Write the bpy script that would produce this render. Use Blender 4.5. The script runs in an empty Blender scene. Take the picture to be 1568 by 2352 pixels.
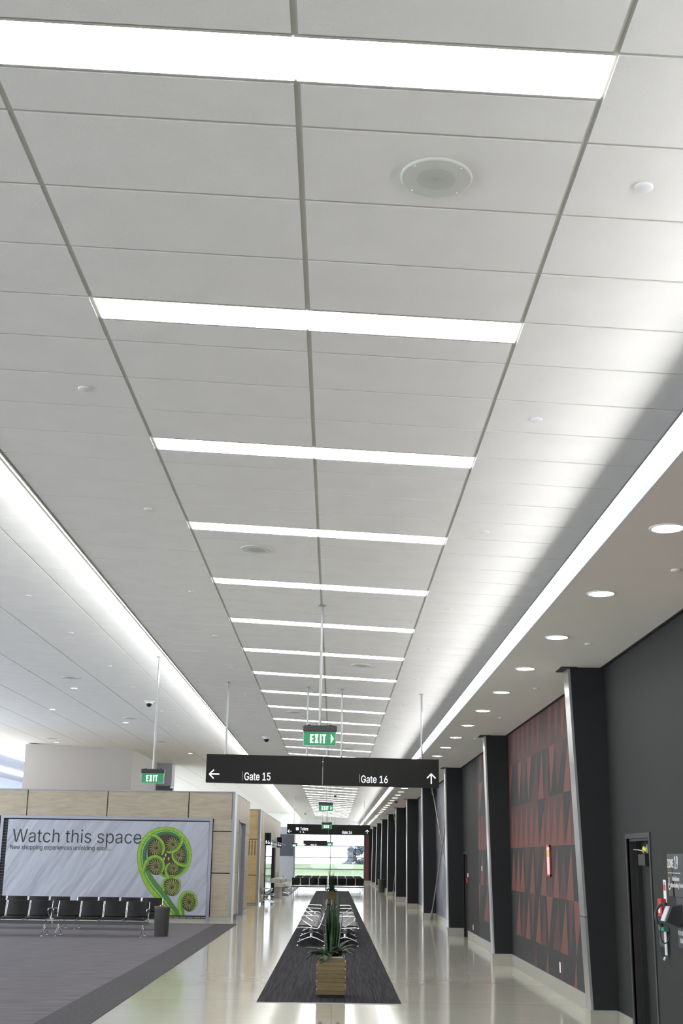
import bpy, math, random
from mathutils import Vector, Matrix
random.seed(7)
C = bpy.context.scene.collection
sc = bpy.context.scene
PI = math.pi

# ------------------------------------------------------------------ camera
CAMZ = 1.9
F = 2800.0
dy = Vector((766-784, 1176-1972, -F)).normalized()
dz = Vector((149.0, 9826.0, -F)).normalized()
dz = (dz - dz.dot(dy)*dy).normalized()
dx = dy.cross(dz)
R = Matrix((dx, dy, dz))                     # camera axes -> world axes
cam = bpy.data.cameras.new('camera'); camo = bpy.data.objects.new('camera', cam); C.objects.link(camo)
cam.sensor_fit = 'VERTICAL'; cam.sensor_height = 36; cam.lens = F/2352*36
cam.clip_start = 0.1; cam.clip_end = 2000
M = R.to_4x4(); M.translation = Vector((0, 0, CAMZ)); camo.matrix_world = M
sc.camera = camo
def proj(x, y, z):
    c = R.transposed() @ Vector((x, y, z-CAMZ)); return 784+F*c.x/-c.z, 1176-F*c.y/-c.z
def ray(px, py): return R @ Vector((px-784, 1176-py, -F))
def at(px, py, Y):
    d = ray(px, py); t = Y/d.y; return Vector((d.x*t, Y, CAMZ+d.z*t))

# ------------------------------------------------------------------ world + exposure
w = bpy.data.worlds.new('sky'); sc.world = w; w.use_nodes = True
wn = w.node_tree.nodes; wl = w.node_tree.links
bg = wn['Background']
tc = wn.new('ShaderNodeTexCoord'); nz = wn.new('ShaderNodeTexNoise'); rp = wn.new('ShaderNodeValToRGB')
nz.inputs['Scale'].default_value = 2.0; nz.inputs['Detail'].default_value = 4
rp.color_ramp.elements[0].color = (0.80, 0.88, 1.0, 1); rp.color_ramp.elements[1].color = (1, 1, 1, 1)
wl.new(tc.outputs['Generated'], nz.inputs['Vector']); wl.new(nz.outputs['Fac'], rp.inputs['Fac']); wl.new(rp.outputs['Color'], bg.inputs['Color'])
bg.inputs['Strength'].default_value = 6.0
sc.view_settings.view_transform = 'Standard'; sc.view_settings.look = 'None'
sc.view_settings.exposure = 0.0; sc.view_settings.gamma = 1.0
PANEL_E = 17.0; COVE_E = 11.0; COVE_L = 24.0; DOWN_E = 55.0

# ------------------------------------------------------------------ materials
def newmat(name):
    m = bpy.data.materials.new(name); m.use_nodes = True
    return m, m.node_tree.nodes, m.node_tree.links, m.node_tree.nodes['Principled BSDF']
def pm(name, col, rough=.5, metal=0.0, spec=.5, var=0.0, vscale=8.0, bump=0.0, bscale=60.0, stretch=(1, 1, 1), emit=None, es=0.0):
    m, n, l, b = newmat(name)
    b.inputs['Base Color'].default_value = (*col, 1); b.inputs['Roughness'].default_value = rough
    b.inputs['Metallic'].default_value = metal; b.inputs['Specular IOR Level'].default_value = spec
    if emit: b.inputs['Emission Color'].default_value = (*emit, 1); b.inputs['Emission Strength'].default_value = es
    t = n.new('ShaderNodeTexCoord'); mp = n.new('ShaderNodeMapping'); mp.inputs['Scale'].default_value = stretch
    l.new(t.outputs['Object'], mp.inputs['Vector'])
    if var > 0:
        x = n.new('ShaderNodeTexNoise'); x.inputs['Scale'].default_value = vscale; x.inputs['Detail'].default_value = 5
        r = n.new('ShaderNodeValToRGB'); r.color_ramp.elements[0].position = .3; r.color_ramp.elements[1].position = .7
        r.color_ramp.elements[0].color = (*[c*(1-var) for c in col], 1); r.color_ramp.elements[1].color = (*[min(1, c*(1+var)) for c in col], 1)
        l.new(mp.outputs['Vector'], x.inputs['Vector']); l.new(x.outputs['Fac'], r.inputs['Fac']); l.new(r.outputs['Color'], b.inputs['Base Color'])
    if bump > 0:
        x = n.new('ShaderNodeTexNoise'); x.inputs['Scale'].default_value = bscale; x.inputs['Detail'].default_value = 3
        bp = n.new('ShaderNodeBump'); bp.inputs['Strength'].default_value = bump; bp.inputs['Distance'].default_value = .01
        l.new(mp.outputs['Vector'], x.inputs['Vector']); l.new(x.outputs['Fac'], bp.inputs['Height']); l.new(bp.outputs['Normal'], b.inputs['Normal'])
    return m
def emat(name, col, s):
    return pm(name, (.8, .8, .8), .4, emit=col, es=s)
MT = {}
MT['tile'] = pm('ceiling tile', (.81, .80, .78), .9, spec=.2, var=.02, vscale=3, bump=.25, bscale=180)
MT['grid'] = pm('ceiling grid', (.50, .51, .455), .5)
MT['white'] = pm('white paint', (.76, .76, .76), .6, var=.01)
MT['trimgrey'] = pm('grey trim', (.33, .32, .33), .5)
MT['soffit'] = pm('soffit plaster', (.80, .785, .735), .8, spec=.2, var=.015, vscale=1.5)
MT['panel_light'] = emat('light diffuser', (1, 1, .985), PANEL_E)
MT['cove_light'] = emat('cove diffuser', (1, 1, 1), COVE_E)
MT['cove_left'] = emat('cove diffuser left', (.97, 1, .99), COVE_L)
MT['down_light'] = emat('downlight lens', (.92, 1, .96), DOWN_E)
MT['spot'] = emat('spot lens', (.9, .93, 1), 14)
MT['warm'] = emat('warm spot lens', (1, .8, .65), 25)
MT['darkwall'] = pm('charcoal wall', (.024, .0235, .0225), .65, spec=.18, var=.04, bump=.05, bscale=200)
MT['darkcol'] = pm('charcoal column', (.017, .0175, .018), .5, spec=.25, var=.04)
MT['chrome_edge'] = pm('brushed steel edge', (.45, .445, .44), .28, 1.0, var=.05, vscale=4, stretch=(20, 20, 1))
MT['skirt'] = pm('satin steel skirting', (.36, .345, .29), .35, .4, var=.03)
MT['chrome'] = pm('chrome', (.82, .82, .84), .12, 1.0)
MT['beam'] = pm('grey beam', (.10, .105, .11), .4, .4)
MT['vinyl'] = pm('black vinyl', (.009, .008, .0085), .5, spec=.28, bump=.1, bscale=90)
MT['vinyl_sheen'] = pm('sheen paled black vinyl', (.028, .026, .024), .42, spec=.4, bump=.1, bscale=90)  # same black vinyl, coloured paler to imitate reflections on the pads
MT['signblack'] = pm('sign black', (.0105, .0098, .0088), .5, spec=.22)
MT['signtext'] = emat('lit lettering', (.86, .88, 1), 1.3)
MT['dimtext'] = pm('printed white', (.65, .65, .65), .5)
MT['green'] = pm('exit green', (.01, .17, .06), .35, emit=(.01, .30, .10), es=.35)
MT['exittext'] = emat('exit lettering', (.85, 1, .9), 1.6)
MT['steel'] = pm('rod steel', (.36, .36, .36), .35, .7)
MT['black'] = pm('black plastic', (.012, .012, .013), .35)
MT['bingrey'] = pm('bin grey', (.055, .056, .052), .5, spec=.3, var=.05)
MT['binred'] = pm('bin rim red', (.30, .10, .08), .5)
MT['mural_far'] = pm('red far panel', (.16, .04, .033), .6)
MT['greywall'] = pm('light grey wall', (.33, .34, .38), .6, var=.02)
MT['palewall'] = pm('pale grey paint', (.42, .40, .385), .7)
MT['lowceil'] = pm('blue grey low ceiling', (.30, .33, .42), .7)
MT['grille'] = pm('fine grey grille', (.45, .46, .43), .6)
MT['slate'] = pm('slate blue wall', (.055, .062, .085), .55, var=.02)
MT['winframe'] = pm('window frame grey', (.20, .215, .25), .4, .2)
MT['leaf'] = pm('snake plant leaf', (.014, .042, .010), .4, spec=.4, var=.5, vscale=9, stretch=(1, 1, 6))
MT['leaf2'] = pm('broad leaf', (.055, .080, .040), .45, spec=.4, var=.45, vscale=14, stretch=(1, 1, 3))
MT['leaf3'] = pm('dark broad leaf', (.018, .035, .016), .45, spec=.4, var=.4, vscale=14)
MT['soil'] = pm('bark mulch', (.05, .035, .022), .9, var=.4, vscale=60, bump=.6)
MT['red'] = pm('signal red', (.45, .02, .02), .4)
MT['redsign'] = pm('orange red sign', (.50, .075, .03), .5)
MT['paper'] = pm('white paper', (.7, .7, .68), .6)
MT['olive'] = pm('olive vinyl', (.055, .043, .018), .4)
MT['plate'] = pm('slate sign plate', (.045, .048, .058), .3)
MT['yellow'] = pm('yellow tag', (.6, .55, .05), .5)
MT['door'] = pm('dark door', (.020, .018, .016), .45, var=.03)
MT['bannerink'] = pm('dark lettering', (.018, .022, .020), .6)
MT['greytxt'] = pm('grey perforation', (.10, .105, .09), .8)
MT['spk'] = pm('speaker enamel', (.62, .64, .59), .5)
MT['concrete'] = pm('stone basin', (.33, .31, .27), .5, var=.05)
MT['clear'] = pm('pale bluish plastic', (.55, .58, .62), .2)
MT['safegreen'] = pm('safety green', (.02, .16, .10), .4)
MT['sheet'] = pm('creased white film', (.72, .73, .70), .35, bump=.4, bscale=4)
MT['shutter'] = pm('grey shutter', (.22, .22, .21), .5)
MT['bluecap'] = pm('grey blue corner trim', (.27, .28, .32), .35, .5)
MT['void_shade'] = pm('dark recess and painted shade', (.01, .01, .011), .7)
for k, c in dict(f0=(.035, .14, .03), f1=(.105, .25, .018), f2=(.23, .40, .02), f8=(.065, .18, .03), f3=(.55, .75, .45), f4=(.035, .010, .010), f5=(.30, .40, .07), f6=(.06, .022, .015), f7=(.02, .09, .04)).items():
    MT[k] = pm('print '+k, c, .5, var=.18 if k != 'f3' else 0, vscale=14)

def wood(name, c1, c2, st, rough=.45):
    m, n, l, b = newmat(name); b.inputs['Roughness'].default_value = rough
    t = n.new('ShaderNodeTexCoord'); mp = n.new('ShaderNodeMapping'); mp.inputs['Scale'].default_value = st
    x = n.new('ShaderNodeTexNoise'); x.inputs['Scale'].default_value = 1.2; x.inputs['Detail'].default_value = 6; x.inputs['Distortion'].default_value = 1.2
    r = n.new('ShaderNodeValToRGB'); r.color_ramp.elements[0].position = .32; r.color_ramp.elements[1].position = .62
    r.color_ramp.elements[0].color = (*c1, 1); r.color_ramp.elements[1].color = (*c2, 1)
    l.new(t.outputs['Object'], mp.inputs['Vector']); l.new(mp.outputs['Vector'], x.inputs['Vector']); l.new(x.outputs['Fac'], r.inputs['Fac']); l.new(r.outputs['Color'], b.inputs['Base Color'])
    return m
MT['birch'] = wood('birch plywood', (.33, .275, .20), (.395, .34, .258), (1.2, 1.2, 9))
MT['birch2'] = wood('yellow birch plywood', (.52, .37, .18), (.62, .47, .26), (1.2, 1.2, 9))
MT['oak2'] = wood('light oak board', (.13, .088, .026), (.19, .13, .045), (6, 6, 60))
MT['oak'] = wood('oak board', (.10, .066, .018), (.155, .105, .034), (6, 6, 60))

# polished floor: sealed sheet with faint transverse undulation
m, n, l, b = newmat('polished floor'); MT['floor'] = m
b.inputs['Roughness'].default_value = .10; b.inputs['Specular IOR Level'].default_value = .5
b.inputs['Coat Weight'].default_value = .12; b.inputs['Coat Roughness'].default_value = .05
t = n.new('ShaderNodeTexCoord'); x = n.new('ShaderNodeTexNoise'); x.inputs['Scale'].default_value = .5; x.inputs['Detail'].default_value = 6
r = n.new('ShaderNodeValToRGB'); r.color_ramp.elements[0].position = .3; r.color_ramp.elements[1].position = .7
r.color_ramp.elements[0].color = (.57, .54, .455, 1); r.color_ramp.elements[1].color = (.63, .60, .52, 1)
br = n.new('ShaderNodeTexBrick'); br.offset = 0; br.inputs['Scale'].default_value = 1.0; br.inputs['Brick Width'].default_value = 30; br.inputs['Row Height'].default_value = 3.6
br.inputs['Mortar Size'].default_value = .006; br.inputs['Color1'].default_value = br.inputs['Color2'].default_value = (1, 1, 1, 1); br.inputs['Mortar'].default_value = (.72, .72, .72, 1)
mx = n.new('ShaderNodeMix'); mx.data_type = 'RGBA'; mx.blend_type = 'MULTIPLY'; mx.inputs[0].default_value = 1
l.new(t.outputs['Object'], x.inputs['Vector']); l.new(x.outputs['Fac'], r.inputs['Fac']); l.new(t.outputs['Object'], br.inputs['Vector'])
l.new(r.outputs['Color'], mx.inputs[6]); l.new(br.outputs['Color'], mx.inputs[7]); l.new(mx.outputs[2], b.inputs['Base Color'])
mp = n.new('ShaderNodeMapping'); mp.inputs['Scale'].default_value = (.45, 3.2, 1); y = n.new('ShaderNodeTexNoise'); y.inputs['Scale'].default_value = 1.3; y.inputs['Detail'].default_value = 4
bp = n.new('ShaderNodeBump'); bp.inputs['Strength'].default_value = .32; bp.inputs['Distance'].default_value = .004
l.new(t.outputs['Object'], mp.inputs['Vector']); l.new(mp.outputs['Vector'], y.inputs['Vector']); l.new(y.outputs['Fac'], bp.inputs['Height']); l.new(bp.outputs['Normal'], b.inputs['Normal'])

def carpet(name, c1, c2, st, sc_=40):
    m, n, l, b = newmat(name); b.inputs['Roughness'].default_value = .95; b.inputs['Specular IOR Level'].default_value = .1
    t = n.new('ShaderNodeTexCoord'); mp = n.new('ShaderNodeMapping'); mp.inputs['Scale'].default_value = st
    x = n.new('ShaderNodeTexNoise'); x.inputs['Scale'].default_value = sc_; x.inputs['Detail'].default_value = 3
    r = n.new('ShaderNodeValToRGB'); r.color_ramp.elements[0].position = .35; r.color_ramp.elements[1].position = .65
    r.color_ramp.elements[0].color = (*c1, 1); r.color_ramp.elements[1].color = (*c2, 1)
    bp = n.new('ShaderNodeBump'); bp.inputs['Strength'].default_value = .5; bp.inputs['Distance'].default_value = .004
    l.new(t.outputs['Object'], mp.inputs['Vector']); l.new(mp.outputs['Vector'], x.inputs['Vector']); l.new(x.outputs['Fac'], r.inputs['Fac']); l.new(r.outputs['Color'], b.inputs['Base Color'])
    l.new(x.outputs['Fac'], bp.inputs['Height']); l.new(bp.outputs['Normal'], b.inputs['Normal'])
    return m
MT['carpet'] = carpet('grey carpet', (.125, .116, .124), (.185, .172, .183), (.09, 1, 1), 20)
MT['carpet_border'] = carpet('dark carpet border', (.082, .077, .080), (.105, .098, .102), (.4, .4, 1), 60)
MT['mat'] = carpet('charcoal mat', (.018, .017, .019), (.052, .049, .057), (1.6, .02, 1), 45)

# fabric banner with soft diagonal creases
m, n, l, b = newmat('banner fabric'); MT['banner'] = m
b.inputs['Base Color'].default_value = (.37, .385, .44, 1); b.inputs['Roughness'].default_value = .45
t = n.new('ShaderNodeTexCoord'); mp = n.new('ShaderNodeMapping'); mp.vector_type = 'TEXTURE'; mp.inputs['Rotation'].default_value = (0, math.radians(-55), 0); mp.inputs['Scale'].default_value = (5.0, 1, .9)
x = n.new('ShaderNodeTexNoise'); x.inputs['Scale'].default_value = 1.6; x.inputs['Detail'].default_value = 3
bp = n.new('ShaderNodeBump'); bp.inputs['Strength'].default_value = 1.0; bp.inputs['Distance'].default_value = .13
l.new(t.outputs['Object'], mp.inputs['Vector']); l.new(mp.outputs['Vector'], x.inputs['Vector']); l.new(x.outputs['Fac'], bp.inputs['Height']); l.new(bp.outputs['Normal'], b.inputs['Normal'])

# cloudy mural print
m, n, l, b = newmat('cloudy mural print'); MT['mural'] = m
b.inputs['Roughness'].default_value = .4
t = n.new('ShaderNodeTexCoord'); mp = n.new('ShaderNodeMapping'); mp.inputs['Scale'].default_value = (1, .45, .8)
x = n.new('ShaderNodeTexNoise'); x.inputs['Scale'].default_value = .9; x.inputs['Detail'].default_value = 8; x.inputs['Distortion'].default_value = .8
r = n.new('ShaderNodeValToRGB'); e = r.color_ramp.elements
e[0].position = .36; e[0].color = (.022, .019, .028, 1); e[1].position = .66; e[1].color = (.24, .22, .28, 1)
e = e.new(.5); e.color = (.085, .072, .10, 1)
l.new(t.outputs['Object'], mp.inputs['Vector']); l.new(mp.outputs['Vector'], x.inputs['Vector']); l.new(x.outputs['Fac'], r.inputs['Fac']); l.new(r.outputs['Color'], b.inputs['Base Color'])
MT['pg'] = pm('wall print grey', (.034, .034, .033), .6, spec=.2)
MT['pm'] = pm('wall print maroon', (.080, .044, .041), .6, spec=.2)
MT['pr'] = pm('wall print red', (.150, .060, .050), .6, spec=.2)

# glass: thin sheet
m, n, l, b = newmat('window glass'); MT['glass'] = m
tr = n.new('ShaderNodeBsdfTransparent'); tr.inputs['Color'].default_value = (.94, .96, .97, 1); gl = n.new('ShaderNodeBsdfGlossy'); gl.inputs['Roughness'].default_value = .02
fr = n.new('ShaderNodeLayerWeight'); pw = n.new('ShaderNodeMath'); pw.operation = 'POWER'; pw.inputs[1].default_value = 5; ml = n.new('ShaderNodeMath'); ml.operation = 'MULTIPLY_ADD'; ml.inputs[1].default_value = .6; ml.inputs[2].default_value = .03; ms = n.new('ShaderNodeMixShader')
l.new(fr.outputs['Facing'], pw.inputs[0]); l.new(pw.outputs[0], ml.inputs[0]); l.new(ml.outputs[0], ms.inputs['Fac'])
l.new(tr.outputs['BSDF'], ms.inputs[1]); l.new(gl.outputs['BSDF'], ms.inputs[2]); l.new(ms.outputs['Shader'], n['Material Output'].inputs['Surface'])
MT['grass'] = pm('grass', (.145, .175, .115), 1.0, spec=.0, var=.22, vscale=.12, stretch=(1, 1, 1))
MT['foliage'] = pm('haze tinted foliage', (.10, .12, .145), .8, spec=.1, var=.35, vscale=.9)  # leaf colour paled and blued to carry the distance haze
MT['bark'] = pm('bark', (.08, .07, .06), .9)

# ------------------------------------------------------------------ mesh helpers
class MB:
    def __init__(s): s.v = []; s.f = []; s.mi = []; s.sm = []; s.mats = []
    def mid(s, m):
        m = MT[m] if isinstance(m, str) else m
        if m not in s.mats: s.mats.append(m)
        return s.mats.index(m)
    def poly(s, pts, m, smooth=False):
        o = len(s.v); s.v += [tuple(p) for p in pts]; s.f.append(tuple(range(o, o+len(pts)))); s.mi.append(s.mid(m)); s.sm.append(smooth)
        return s
    def faces(s, pts, fs, m, smooth=False):
        o = len(s.v); s.v += [tuple(p) for p in pts]; k = s.mid(m)
        for f in fs: s.f.append(tuple(o+i for i in f)); s.mi.append(k); s.sm.append(smooth)
        return s
    def box(s, a, b, m, bev=0.0):
        x0, y0, z0 = a; x1, y1, z1 = b
        if x0 > x1: x0, x1 = x1, x0
        if y0 > y1: y0, y1 = y1, y0
        if z0 > z1: z0, z1 = z1, z0
        if bev <= 0:
            return s.faces([(x0,y0,z0),(x1,y0,z0),(x1,y1,z0),(x0,y1,z0),(x0,y0,z1),(x1,y0,z1),(x1,y1,z1),(x0,y1,z1)],
                [(0,3,2,1),(4,5,6,7),(0,1,5,4),(1,2,6,5),(2,3,7,6),(3,0,4,7)], m)
        c = bev
        ring = lambda z, i: [(x0+i,y0+i+c,z),(x0+i+c,y0+i,z),(x1-i-c,y0+i,z),(x1-i,y0+i+c,z),(x1-i,y1-i-c,z),(x1-i-c,y1-i,z),(x0+i+c,y1-i,z),(x0+i,y1-i-c,z)]
        P = ring(z0, c)+ring(z0+c, 0)+ring(z1-c, 0)+ring(z1, c)
        fs = [tuple(range(7, -1, -1)), tuple(range(24, 32))]
        for k in range(3):
            for i in range(8):
                j = (i+1) % 8; fs.append((k*8+i, k*8+j, k*8+8+j, k*8+8+i))
        return s.faces(P, fs, m)
    def prism(s, prof, axis, a, b, m, smooth=False):
        """closed 2-D profile extruded from a to b along axis ('x': prof=(y,z), 'y': prof=(x,z), 'z': prof=(x,y))"""
        def P(u, v, t): return {'x': (t, u, v), 'y': (u, t, v), 'z': (u, v, t)}[axis]
        n = len(prof); pts = [P(u, v, a) for u, v in prof]+[P(u, v, b) for u, v in prof]
        fs = [tuple(range(n-1, -1, -1)), tuple(range(n, 2*n))]
        s.faces(pts, fs, m)
        return s.faces(pts, [(i, (i+1) % n, n+(i+1) % n, n+i) for i in range(n)], m, smooth)
    def tube(s, pts, r, m, n=10, r2=None, caps=True):
        pts = [Vector(p) for p in pts]; k = len(pts); rings = []
        up = Vector((0, 0, 1)); prev = None
        for i, p in enumerate(pts):
            d = (pts[min(i+1, k-1)]-pts[max(i-1, 0)]).normalized()
            if prev is None:
                a = d.cross(up);
                if a.length < .1: a = d.cross(Vector((1, 0, 0)))
                a.normalize()
            else: a = (prev-d*prev.dot(d)).normalized()
            prev = a; b = d.cross(a)
            rr = r if r2 is None else r+(r2-r)*i/(k-1)
            if isinstance(r, (list, tuple)): rr = r[i]
            rings.append([p+(a*math.cos(t*2*PI/n)+b*math.sin(t*2*PI/n))*rr for t in range(n)])
        P = [q for g in rings for q in g]; fs = []
        for i in range(k-1):
            for t in range(n): fs.append((i*n+t, i*n+(t+1) % n, (i+1)*n+(t+1) % n, (i+1)*n+t))
        s.faces(P, fs, m, True)
        if caps: s.faces(rings[0], [tuple(range(n-1, -1, -1))], m); s.faces(rings[-1], [tuple(range(n))], m)
        return s
    def lathe(s, prof, c, m, n=32, smooth=True, axis='z'):
        P = []
        for r, h in prof:
            for t in range(n):
                a = 2*PI*t/n; u, v = r*math.cos(a), r*math.sin(a)
                P.append((c[0]+u, c[1]+v, c[2]+h) if axis == 'z' else (c[0]+h, c[1]+u, c[2]+v))
        fs = []
        for i in range(len(prof)-1):
            for t in range(n): fs.append((i*n+t, i*n+(t+1) % n, (i+1)*n+(t+1) % n, (i+1)*n+t))
        s.faces(P, fs, m, smooth)
        if prof[0][0] > 1e-6: s.faces(P[:n], [tuple(range(n-1, -1, -1))], m)
        if prof[-1][0] > 1e-6: s.faces(P[-n:], [tuple(range(n))], m)
        return s
    def mesh(s, name):
        me = bpy.data.meshes.new(name); me.from_pydata(s.v, [], s.f)
        for q in s.mats: me.materials.append(q)
        me.polygons.foreach_set('material_index', s.mi); me.polygons.foreach_set('use_smooth', s.sm); me.update()
        return me
    def build(s, name, parent=None, loc=None):
        return put(name, s.mesh(name), parent, loc)
def put(name, me, parent=None, loc=None):
    o = bpy.data.objects.new(name, me); C.objects.link(o)
    if parent is not None: o.parent = parent
    if loc is not None: o.location = loc
    return o
def tag(o, label=None, cat=None, group=None, kind=None):
    if label: o['label'] = label
    if cat: o['category'] = cat
    if group: o['group'] = group
    if kind: o['kind'] = kind
    return o
def thing(name, label, cat, loc=(0, 0, 0), rz=0.0, group=None):
    o = bpy.data.objects.new(name, None); C.objects.link(o); o.location = loc; o.rotation_euler = (0, 0, rz); o.empty_display_size = .1
    return tag(o, label, cat, group)
def struct(name, mb, parent=None):
    o = mb.build(name, parent)
    if parent is None: o['kind'] = 'structure'
    return o
def copy_tree(o, loc=None, rz=None, label=None, group=None, parent=None):
    c = o.copy(); C.objects.link(c)
    if parent is not None: c.parent = parent; c.matrix_parent_inverse = o.matrix_parent_inverse
    if loc is not None: c.location = loc
    if rz is not None: c.rotation_euler = (0, 0, rz)
    if label: c['label'] = label
    if group: c['group'] = group
    for ch in list(o.children): copy_tree(ch, parent=c)
    return c
ORD = 'first second third fourth fifth sixth seventh eighth ninth tenth eleventh twelfth thirteenth fourteenth fifteenth sixteenth seventeenth eighteenth nineteenth twentieth'.split()

FONT = None
try:
    import os
    FONT = bpy.data.fonts.load(os.path.join(bpy.utils.system_resource('DATAFILES', path='fonts'), 'Inter.woff2'))   # the sans serif that ships with Blender
except Exception: FONT = None
def text_mesh(txt, width, height=None, mat='signtext', face='y', bold=0.0, name='lettering'):
    """flat lettering, its lower-left corner at the origin; face 'y' reads towards -y, face 'x' reads towards -x"""
    cu = bpy.data.curves.new('t', 'FONT'); cu.body = txt
    if FONT: cu.font = FONT; cu.size = 1; cu.extrude = 0.002; cu.offset = bold; cu.resolution_u = 4
    o = bpy.data.objects.new('t', cu); C.objects.link(o)
    dg = bpy.context.evaluated_depsgraph_get(); dg.update()
    me = bpy.data.meshes.new_from_object(o.evaluated_get(dg)); bpy.data.objects.remove(o)
    xs = [v.co.x for v in me.vertices]; ys = [v.co.y for v in me.vertices]
    x0, y0 = min(xs), min(ys); sx = width/(max(xs)-x0); sy = sx if height is None else height/(max(ys)-y0)
    for v in me.vertices:
        a, b = (v.co.x-x0)*sx, (v.co.y-y0)*sy; c = v.co.z
        v.co = Vector((a, -c, b)) if face == 'y' else Vector((-c, -a, b))
    me.materials.clear(); me.materials.append(MT[mat]); me.name = name; me.update()
    return me
def arrow_mb(size, ang, mat='signtext', t=.012):
    """line arrow in the xz plane, centred, pointing at angle ang"""
    mb = MB(); ca, sa = math.cos(ang), math.sin(ang)
    def bar(p, q, wd):
        p = Vector(p); q = Vector(q); d = (q-p).normalized(); nn = Vector((-d.y, d.x))*wd
        c4 = [p-nn, q-nn, q+nn, p+nn]; c4 = [(ca*u.x-sa*u.y, sa*u.x+ca*u.y) for u in c4]
        mb.prism(c4, 'y', -.003, .0, mat)
    s = size/2; wd = size*.055
    bar((-s, 0), (s*.96, 0), wd); bar((s, 0), (s*.1, s*.86), wd); bar((s, 0), (s*.1, -s*.86), wd)
    return mb

# ------------------------------------------------------------------ setting: floor
Y0, YE, XL, XR = -12.0, 104.0, -15.5, 3.42
struct('floor', MB().box((XL, Y0, -.15), (XR+.6, YE+.3, 0), 'floor'))
struct('trim_1', MB().box((XL+.05, Y0+.05, 0), (-3.46, 37.85, .006), 'carpet')
       .box((-3.46, Y0+.05, 0), (-2.81, 37.85, .0062), 'carpet_border'))
struct('trim_2', MB().box((-3.9, 66.5, 0), (-2.35, 88, .006), 'carpet').box((-2.35, 66.5, 0), (-2.3, 88, .007), 'carpet_border'))
tag(MB().box((-1.02, 17.85, 0), (.955, 78.0, .010), 'mat').box((-1.03, 17.844, 0), (.965, 17.85, .006), 'trimgrey').build('floor_mat'),
    'long charcoal ribbed mat running down the middle of the polished floor', 'mat')
tag(MB().box((-1.02, 1.0, 0), (.955, 12.5, .010), 'mat').build('floor_mat'),
    'charcoal mat under the nearest back to back seats, below the frame', 'mat')

# ------------------------------------------------------------------ ceilings
SL = -.048
def zc(x): return 4.95+SL*x
def zl(x): return 5.36-.048*(x+3.0)
ROW0, PITCH = 4.635, .612
def tiled(mb, x0, x1, gx, gy, zf, rows, skip=None, y_of=None):
    for k in rows:
        a = ROW0+k*PITCH; b = a+PITCH
        if skip and skip(k): a += .30
        xa, xb, ya, yb = x0+gx/2, x1-gx/2, a+gy/2, b-gy/2
        d = .007
        P = []
        for (x, y) in ((xa, ya), (xb, ya), (xb, yb), (xa, yb)): P.append((x, y, zf(x)-d))
        for (x, y) in ((xa, ya), (xb, ya), (xb, yb), (xa, yb)): P.append((x, y, zf(x)+.003))
        mb.faces(P, [(0, 3, 2, 1), (0, 1, 5, 4), (1, 2, 6, 5), (2, 3, 7, 6), (3, 0, 4, 7)], 'tile')
rows = range(int((Y0-ROW0)/PITCH)+1, int((YE-ROW0)/PITCH)-0)
XC = [-2.785, -1.46, -.2, 1.038, 2.305]
mb = MB()
lit = lambda k: (k-3) % 4 == 0
for i in range(4): tiled(mb, XC[i], XC[i+1], .028, .022, zc, rows, lit if i in (1, 2) else None)
x0, x1 = XC[0], XC[-1]
mb.faces([(x0, Y0, zc(x0)), (x1, Y0, zc(x1)), (x1, YE, zc(x1)), (x0, YE, zc(x0)), (x0, Y0, zc(x0)+.05), (x1, Y0, zc(x1)+.05), (x1, YE, zc(x1)+.05), (x0, YE, zc(x0)+.05)],
         [(0, 3, 2, 1), (4, 5, 6, 7), (0, 1, 5, 4), (1, 2, 6, 5), (2, 3, 7, 6), (3, 0, 4, 7)], 'grid')
struct('ceiling', mb)
# raised ceiling over the left hall
mb = MB(); xs = [-2.9]+[-3.77-1.27*i for i in range(8)]
for i in range(len(xs)-1): tiled(mb, xs[i+1], xs[i], .022, .008, zl, rows)
x0, x1 = xs[-1], -2.80
mb.faces([(x0, Y0, zl(x0)), (x1, Y0, zl(x1)), (x1, YE, zl(x1)), (x0, YE, zl(x0)), (x0, Y0, zl(x0)+.05), (x1, Y0, zl(x1)+.05), (x1, YE, zl(x1)+.05), (x0, YE, zl(x0)+.05)],
         [(0, 3, 2, 1), (4, 5, 6, 7), (0, 1, 5, 4), (1, 2, 6, 5), (2, 3, 7, 6), (3, 0, 4, 7)], 'grid')
struct('ceiling', mb)
XF = x0
# lower ceiling beyond the left hall with its lit edge
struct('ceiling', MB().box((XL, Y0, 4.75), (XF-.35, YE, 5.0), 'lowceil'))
# bulkhead between middle ceiling and left hall
struct('trim_3', MB().box((-2.805, Y0, zc(-2.785)-.010), (-2.788, YE, 5.42), 'grid'))
# right soffit, fascia, back of the trough
struct('trim_4', MB().box((2.09, Y0, 4.3), (XR+.02, YE, 4.36), 'soffit').box((XR-.05, Y0, 4.29), (XR, YE, 4.302), 'void_shade'))  # dark strip along the wall is painted-in shading of the wall top
struct('trim_5', MB().box((2.345, Y0, 4.36), (2.39, YE, 5.0), 'trimgrey').box((2.31, Y0, zc(2.33)-.03), (2.345, YE, zc(2.33)+.01), 'trimgrey'))
t = thing('cove_light', 'continuous white linear light strip along the right soffit edge', 'light', (2.08, 0, 4.3))
MB().box((-.012, Y0, .075), (0.0, YE, .225), 'cove_light').build('diffuser', t)
MB().box((-.012, Y0, 0), (.01, YE, .073), 'white').box((.001, Y0, .073), (.012, YE, .226), 'trimgrey').box((-.012, Y0, .226), (.03, YE, .231), 'trimgrey').build('housing', t)
t = thing('cove_light', 'concealed linear light behind the left edge of the middle ceiling, washing the raised ceiling', 'light', (-2.81, 0, 5.06))
MB().box((-.02, Y0, .015), (-.002, YE, .13), 'cove_left').build('diffuser', t)
MB().box((-.022, Y0, .0), (-.002, YE, .014), 'white').build('housing', t)
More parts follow.
